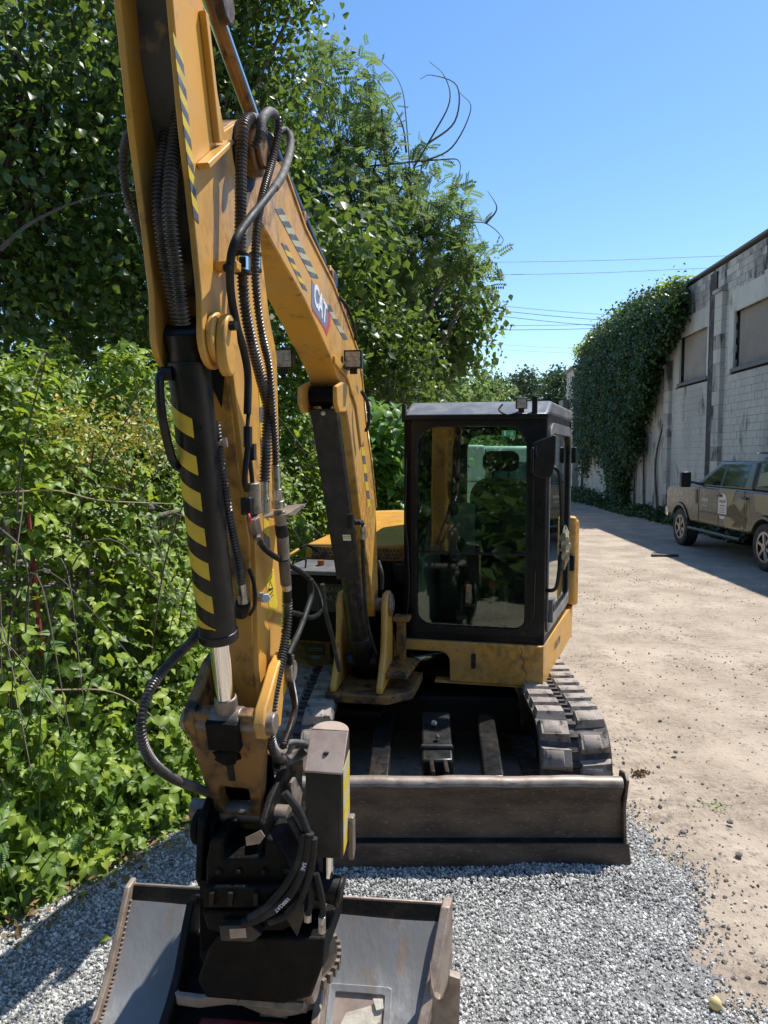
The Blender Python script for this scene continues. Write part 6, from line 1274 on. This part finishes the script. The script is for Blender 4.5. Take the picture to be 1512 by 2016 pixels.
q = MB(); q.hexa([HS(-.02, -.5, .92), HS(.06, -.5, .92), HS(.12, .0, .92), HS(-.02, .0, .92)], [HS(-.02, -.46, 1.40), HS(.03, -.46, 1.40), HS(.08, .0, 1.55), HS(-.02, .0, 1.55)]); q.prism([HS(r, .1, z) for r, z in rrect(.10, .34, 1.36, 1.75, .03, 3)], HS(0, .02, 0)-HS(0, 0, 0)); q.build('side_panel', 'interior_grey', cabf, bevel=.01)
q = MB(); q.cyl(HS(.17, .09, 1.70), HS(.17, .11, 1.70), .05, n=18); q.prism([HS(r, -.35, z) for r, z in rrect(.02, .14, 1.48, 1.66, .02, 3)], HS(.02, .02, 0)-HS(0, 0, 0)); q.build('monitor', 'black_paint', cabf)
for r, c_ in ((.28, 'black_paint'), (.74, 'black_paint')):
    q = MB(); q.cyl(HS(r, -.22, 1.30), HS(r-.01, -.26, 1.46), .012, n=8); q.ball(HS(r-.01, -.26, 1.48), .032, 6, sc=(1, 1, 1.5)); q.build('joystick', c_, cabf)
q = MB(); q.obox(HS(.33, -.36, 1.19), (.018, 0, 0), (0, .02, 0), (0, 0, .04)); q.obox(HS(.50, -.36, 1.21), (.02, 0, .01), (0, .02, 0), (-.006, 0, .022)); q.build('safety_lever', 'red_plastic', cabf, bevel=.006)
for r in (.30, .40, .52, .60):
    q = MB(); q.tube(spline([HS(r, -.42, .94), HS(r, -.44, 1.08), HS(r, -.40, 1.2)], 4), .01, 6); q.obox(HS(r, -.44, 1.0), (.04, 0, 0), (0, .05, .02), (0, 0, .006)); q.build('pedal', 'steel_worn', cabf)
text('seat_text', 'CAT', .09, HS(.52, .272, 1.83), n_r, (0, 0, 1), 'stripe_grey', cabf)
# ================================================================== crumpled bag on the cab hand rail
q = MB(); c_ = SD(.17, 1.53, .09); pts = []
random.seed(3)
vs = []; fs = []; NB, MBB = 12, 9
for i in range(NB+1):
    t = i/NB
    for k_ in range(MBB):
        a = 2*PI*k_/MBB; r = (.012+.045*math.sin(PI*min(1, t*1.05))**.8)*(1+.35*math.sin(k_*2.4+i*1.7)); vs.append(c_+dS*(r*.8*math.cos(a))+nS*(r*.6*math.sin(a)+.01)+Vector((0, 0, .12-.30*t)))
for i in range(NB):
    for k_ in range(MBB): fs.append((i*MBB+k_, i*MBB+(k_+1) % MBB, (i+1)*MBB+(k_+1) % MBB, (i+1)*MBB+k_))
q.add(vs, fs); tag(q.build('plastic_bag', 'bag', smooth=20), 'crumpled tan plastic bag tied to the cab hand rail', 'bag')

# ================================================================== PICKUP TRUCK
tk = thing('pickup_truck', 'olive crew cab pickup with camouflage graphics and canopy parked by the wall', 'truck', (8.0, 15.6, 0))
def TK(x, y, z): return Vector((7.0+x+.025*y, 13.55+y-.025*x, z))
WB = 4.15; XW = 2.0
def archpts(c, r, z0, n=10):
    a0 = math.asin(min(1, (z0-.44)/r)); return [(c-r*math.cos(a), .44+r*math.sin(a)) for a in np.linspace(a0, PI-a0, n)]
low = [(-1.25, .80)]+archpts(0, .56, .72)+[(.62, .62), (WB-.62, .62)]+archpts(WB, .56, .72)+[(5.0, .66), (5.1, .9), (5.08, 1.3), (4.95, 1.40), (3.9, 1.46), (3.3, 1.48), (2.9, 1.46), (-1.25, 1.46)]
q = MB(); q.prism([TK(0, y, z) for y, z in low], TK(XW, 0, 0)-TK(0, 0, 0)); q.build('body', 'truck_olive', tk, bevel=.05, seg=3)
def gh(mb, y0, y1, t0, t1, za, zb, i0, i1, mi=0):
    mb.hexa([TK(i0, y0, za), TK(i0, y1, za), TK(XW-i0, y1, za), TK(XW-i0, y0, za)], [TK(i1, t0, zb), TK(i1, t1, zb), TK(XW-i1, t1, zb), TK(XW-i1, t0, zb)], mi)
def onside(y, z, y0, y1, t0, t1, za, zb, i0, i1, o=.004):
    f = (z-za)/(zb-za); return TK(i0+(i1-i0)*f-o, y, z)
GH = (.62, 3.42, .72, 2.35, 1.46, 2.02, .03, .20)
q = MB(); gh(q, *GH); q.build('greenhouse', 'truck_olive', tk, bevel=.06, seg=4)
for pts in ([(2.05, 1.50), (3.05, 1.50), (2.25, 1.93), (2.05, 1.95)], [(.95, 1.50), (1.92, 1.50), (1.92, 1.95), (.98, 1.95)]):
    q = MB(); q.prism([onside(y, z, *GH) for y, z in pts], TK(.004, 0, 0)-TK(0, 0, 0)); q.build('side_window', 'truck_glass', tk, smooth=0)
q = MB(); q.prism([onside(y, z, *GH, o=.008) for y, z in [(1.93, 1.50), (2.04, 1.50), (2.04, 1.95), (1.93, 1.95)]], TK(.006, 0, 0)-TK(0, 0, 0)); q.build('door_pillar', 'truck_dark', tk)
q = MB(); q.hexa([TK(.12, 3.36, 1.49), TK(XW-.12, 3.36, 1.49), TK(XW-.12, 3.35, 1.48), TK(.12, 3.35, 1.48)], [TK(.26, 2.43, 1.99), TK(XW-.26, 2.43, 1.99), TK(XW-.26, 2.41, 1.99), TK(.26, 2.41, 1.99)]); q.build('windscreen', 'truck_glass', tk)
CN = (-1.25, .56, -1.15, .48, 1.46, 2.10, .02, .14)
q = MB(); gh(q, *CN); q.build('canopy', 'truck_dark', tk, bevel=.07, seg=4)
q = MB(); q.prism([onside(y, z, *CN, o=.006) for y, z in [(-1.1, 1.54), (.40, 1.54), (.38, 1.98), (-1.05, 1.98)]], TK(.004, 0, 0)-TK(0, 0, 0)); q.build('canopy_window', 'truck_glass', tk, smooth=0)
for pts in ([(-.55, 1.60), (.33, 1.56), (.36, 1.78), (-.25, 1.90)],):
    q = MB(); q.prism([onside(y, z, *CN, o=.010) for y, z in pts], TK(.003, 0, 0)-TK(0, 0, 0)); q.build('camo_patch', 'truck_camo', tk, smooth=0)
for pts in ([(2.0, 1.44), (1.2, 1.44), (1.5, .98), (1.9, .95)], [(1.35, .70), (.75, .70), (1.75, .95), (1.0, 1.30), (.62, 1.35), (.62, .95)], [(1.65, .66), (1.0, .66), (.75, .9), (1.3, 1.2), (1.85, .95)], [(.45, 1.42), (-.6, 1.40), (-.75, 1.22), (-.1, 1.05), (.35, 1.08)]):
    q = MB(); q.prism([TK(-.004, y, z) for y, z in pts], TK(.003, 0, 0)-TK(0, 0, 0)); q.build('camo_patch', 'truck_camo', tk, smooth=0)
for c_ in (0, WB):
    for side_x, out_s in ((.0, -1), (XW, 1)):
        q = MB(); a0 = TK(side_x+.30 if out_s < 0 else side_x-.30, c_, .44); a1 = TK(side_x-.015*1 if out_s < 0 else side_x+.015, c_, .44); ax2 = (a1-a0).normalized()
        vs = []; n = 40; prof_ = [(0, .30), (.0, .40), (.03, .44), (.28, .44), (.305, .415), (.315, .36), (.30, .29)]
        for k_ in range(n):
            a = 2*PI*k_/n; e1 = Vector((ax2.y, -ax2.x, 0)); dd = e1*math.cos(a)+Vector((0, 0, math.sin(a)))
            for o_, r_ in prof_: vs.append(a0+ax2*o_+dd*r_)
        m = len(prof_); fs = [(i*m+k_, i*m+k_+1, ((i+1) % n)*m+k_+1, ((i+1) % n)*m+k_) for i in range(n) for k_ in range(m-1)]
        q.add(vs, fs); wh_ = q.build('wheel', 'tyre', tk, smooth=40)
        q = MB(); q.tube([a0+ax2*.06, a0+ax2*.26], .285, 32, 0); q.build('rim_well', 'truck_dark', wh_)
        q = MB(); e1 = Vector((ax2.y, -ax2.x, 0)); o0 = [a0+ax2*.285+(e1*math.cos(a)+Vector((0, 0, math.sin(a))))*.29 for a in np.linspace(0, 2*PI, 33)[:-1]]; o1 = [a0+ax2*.285+(e1*math.cos(a)+Vector((0, 0, math.sin(a))))*.245 for a in np.linspace(0, 2*PI, 33)[:-1]]; q.ring(o0, o1, ax2*.015)
        for k_ in range(6):
            a = k_*PI/3+.3; dd = e1*math.cos(a)+Vector((0, 0, math.sin(a))); tt = ax2.cross(dd); q.hexa([a0+ax2*.265+dd*.06-tt*.03, a0+ax2*.265+dd*.26-tt*.045, a0+ax2*.265+dd*.26+tt*.045, a0+ax2*.265+dd*.06+tt*.03], [a0+ax2*.298+dd*.06-tt*.022, a0+ax2*.296+dd*.26-tt*.03, a0+ax2*.296+dd*.26+tt*.03, a0+ax2*.298+dd*.06+tt*.022])
        q.cyl(a0+ax2*.25, a0+ax2*.31, .075, n=20); q.build('rim', 'truck_rim', wh_, smooth=30)
        q = MB(); arc = archpts(c_, .575, .68, 14); ar2 = archpts(c_, .515, .68, 14)
        vs = [TK(side_x+(-.03 if out_s < 0 else .0), y, z) for y, z in arc]+[TK(side_x+(-.03 if out_s < 0 else .0), y, z) for y, z in ar2[::-1]]; q.prism(vs, TK(.03, 0, 0)-TK(0, 0, 0)); q.build('fender_flare', 'truck_olive', tk, bevel=.012)
q = MB(); mc = TK(-.22, 3.0, 1.62); q.prism([mc+Vector((0, y, z)) if False else TK(-.40+x, 3.0, 1.60+z) for x, z in rrect(-.02, .20, -.17, .17, .035, 3)], TK(0, .12, 0)-TK(0, 0, 0)); q.tube([TK(-.22, 3.05, 1.55), TK(.06, 2.95, 1.50)], .03, 8); q.build('mirror', 'truck_dark', tk, bevel=.02)
q = MB(); q.tube([TK(-.12, .7, .50), TK(-.12, 3.3, .50)], .035, 10)
for y in (.9, 2.0, 3.1): q.tube([TK(-.12, y, .50), TK(.3, y, .62)], .02, 8)
q.build('side_step', 'truck_dark', tk)
for y in (2.52, 1.42):
    q = MB(); q.obox(TK(-.025, y-.62 if y < 2 else y-.60, 1.30), TK(.015, 0, 0)-TK(0, 0, 0), TK(0, .11, 0)-TK(0, 0, 0), (0, 0, .025)); q.build('door_handle', 'truck_dark', tk, bevel=.008)
q = MB()
for y in (3.05, 2.0, .82): q.obox(TK(-.0035, y, 1.05), (.003, 0, 0), (0, .006, 0), (0, 0, .40))
q.build('door_gap', 'truck_dark', tk)
q = MB(); q.obox(TK(-.006, 1.9, .90), TK(.006, 0, 0)-TK(0, 0, 0), TK(0, 1.15, 0)-TK(0, 0, 0), (0, 0, .02)); q.build('side_moulding', 'truck_dark', tk)
q = MB(); q.obox(TK(-.006, 3.18, 1.22), TK(.006, 0, 0)-TK(0, 0, 0), TK(0, .05, 0)-TK(0, 0, 0), (0, 0, .16)); q.build('fender_vent', 'truck_dark', tk)
q = MB(); q.hexa([TK(.0, 5.02, .62), TK(XW, 5.02, .62), TK(XW, 5.28, .66), TK(0, 5.2, .66)], [TK(.0, 5.02, .86), TK(XW, 5.02, .86), TK(XW, 5.26, .86), TK(0, 5.18, .86)]); q.build('front_bumper', 'chrome', tk, bevel=.03)
q = MB(); q.boxf(TK, .25, .32, -1.1, .5, 2.11, 2.16); q.boxf(TK, XW-.32, XW-.25, -1.1, .5, 2.11, 2.16)
for y in (.42, -.5): q.boxf(TK, .12, XW-.12, y, y+.07, 2.16, 2.20)
q.build('roof_rack', 'galv', tk, bevel=.01)
q = MB(); q.boxf(TK, .05, .30, .40, .50, 2.165, 2.19); q.build('rack_cap', 'chrome', tk)
# door badge and phone lettering
bd = [(-.20, .10), (-.20, -.22), (-.10, -.30), (0, -.32), (.10, -.30), (.20, -.22), (.20, .10), (.16, .17), (.08, .21), (0, .22), (-.08, .21), (-.16, .17)]
q = MB(); q.prism([TK(-.010, 1.80+y, 1.13+z) for y, z in bd], TK(.004, 0, 0)-TK(0, 0, 0)); bg = q.build('door_badge', 'badge', tk, smooth=0)
lf_ = -(TK(0, 1, 0)-TK(0, 0, 0))
text('badge_text', 'Long Life', .105, TK(-.0125, 1.80, 1.19), lf_, (0, 0, 1), 'decal_black', bg, sx=.8)
text('badge_text', 'LANDSCAPES', .04, TK(-.0125, 1.80, 1.09), lf_, (0, 0, 1), 'stripe_grey', bg)
q = MB()
for k_ in range(4): q.obox(TK(-.0125, 1.80, 1.035-.04*k_), (.001, 0, 0), (0, .13, 0), (0, 0, .006))
q.build('badge_line', 'stripe_grey', bg)
text('door_text', '604 420 1881', .10, TK(-.008, 2.68, 1.17), lf_, (0, 0, 1), 'badge', tk, sx=.62, bold=.003); text('door_text', 'www.longlife.ca', .07, TK(-.008, 2.68, 1.05), lf_, (0, 0, 1), 'badge', tk, sx=.75)

# ================================================================== things seen through the cab
tr_ = thing('box_trailer', 'white box trailer glimpsed through the cab glass', 'trailer', (2.15, 20.5, 0))
q = MB(); q.box(1.35, 2.62, 19.2, 23.5, .55, 2.42); q.build('box', 'white_paint', tr_, bevel=.09, seg=3)
q = MB()
for x in (1.34, 2.60): q.box(x, x+.035, 19.17, 19.2, .6, 2.3)
q.box(1.4, 2.6, 19.17, 19.195, 1.45, 1.48); q.build('door_trim', 'galv', tr_)
for x in (1.5, 2.5):
    w_ = MB(); w_.cyl((x-.1, 21.6, .34), (x+.1, 21.6, .34), .34, n=24); w_.build('wheel', 'tyre', tr_)
vn = thing('van', 'white van behind the driver seat seen through cab glass', 'van', (3.6, 24, 0))
q = MB(); q.hexa([(2.75, 23, .4), (4.75, 23, .4), (4.75, 28, .4), (2.75, 28, .4)], [(2.9, 23.2, 2.45), (4.6, 23.2, 2.45), (4.6, 28, 2.45), (2.9, 28, 2.45)]); q.build('body', 'white_paint', vn, bevel=.12, seg=3)
q = MB(); q.hexa([(3.0, 23.07, 1.35), (4.5, 23.07, 1.35), (4.5, 23.1, 1.35), (3.0, 23.1, 1.35)], [(3.05, 23.14, 1.95), (4.45, 23.14, 1.95), (4.45, 23.2, 1.95), (3.05, 23.2, 1.95)]); q.build('rear_window', 'truck_glass', vn)
for x in (2.95, 4.5):
    for y in (24, 27): w_ = MB(); w_.cyl((x-.12, y, .35), (x+.12, y, .35), .35, n=24); w_.build('wheel', 'tyre', vn)

# ================================================================== overhead wires
wires = [((860, 518), (1450, 503), 'topmost overhead wire meeting the warehouse roof'), ((880, 543), (1412, 527), 'second overhead wire just below the topmost'), ((880, 592), (1300, 626), 'upper of three wires slanting down to the ivy'), ((880, 601), (1300, 638), 'middle of three wires slanting down to the ivy'), ((880, 611), (1300, 651), 'lower of three wires slanting down to the ivy'), ((860, 641), (1300, 634), 'upper level wire crossing the slanting ones'), ((860, 650), (1300, 642), 'level wire just beneath the crossing'), ((850, 670), (1260, 691), 'faint upper wire low over the far trees'), ((850, 680), (1260, 700), 'faint lowest wire over the far trees')]
for i, (a, b_, lab) in enumerate(wires):
    Y = 60 if i < 7 else 80; p0, p1 = W(*a, Y-6), W(*b_, Y+6); m = p0.lerp(p1, .5)-Vector((0, 0, .12))
    q = MB(); q.tube(spline([p0+(p0-p1)*.6, p0, m, p1, p1+(p1-p0)*.6], 6), .020 if i < 7 else .012, 5); tag(q.build('overhead_wire', 'wire'), lab, 'wire', 'overhead wires')
# ================================================================== small things on the ground
p = G(1408, 1990); q = MB(); q.ball((p.x, p.y, .026), .027, 8, sc=(.85, .8, 1.05), jit=.03); o = q.build('yellow_stone', 'lemon', smooth=60); tag(o, 'pale yellow rounded stone on gravel at lower right', 'stone')
for i, (px, py, s, lab) in enumerate([(1345, 1640, .022, 'dark stone at the edge where gravel meets dirt'), (1455, 1685, .02, 'brownish stone at right edge of the yard'), (1330, 1482, .018, 'small dark stone right of the blade'), (1437, 1620, .02, 'grey stone on the dirt right of the gravel'), (1300, 1420, .016, 'stone on the dirt beside the track')]):
    p = G(px, py); q = MB(); q.ball((p.x, p.y, s*.35), s, 5, sc=(1, .8, .6), jit=.16); tag(q.build('rock', 'rock', smooth=0), lab, 'stone', 'loose stones in the yard')
p = G(1262, 1525); t = thing('dry_tuft', 'small brown dry grass tuft right of the blade', 'grass', (p.x, p.y, 0)); n = 160
leaves('foliage', np.array([p.x, p.y, .012])+RNG.normal(size=(n, 3))*np.array([.03, .018, .004]), RNG.normal(size=(n, 3)), RNG.uniform(.008, .024, n), T_QUAD, 'litter', t, droop=-1)
p = G(1410, 1590); t = thing('small_weed', 'tiny green weed growing in the pale dirt', 'weed', (p.x, p.y, 0)); n = 70
leaves('foliage', np.array([p.x, p.y, .012])+RNG.normal(size=(n, 3))*np.array([.035, .025, .004]), RNG.normal(size=(n, 3))*.5+np.array([0, 0, .8]), RNG.uniform(.007, .02, n), T_QUAD, 'leaf_fern', t, droop=-.4)
q = MB(); a, b_ = G(1283, 1093, .03), G(1320, 1088, .03); q.box(a.x, b_.x, a.y-.06, a.y+.06, 0, .05); tag(q.build('plank', 'bark', bevel=.01), 'short dark board lying at the shadow edge near the truck', 'board')
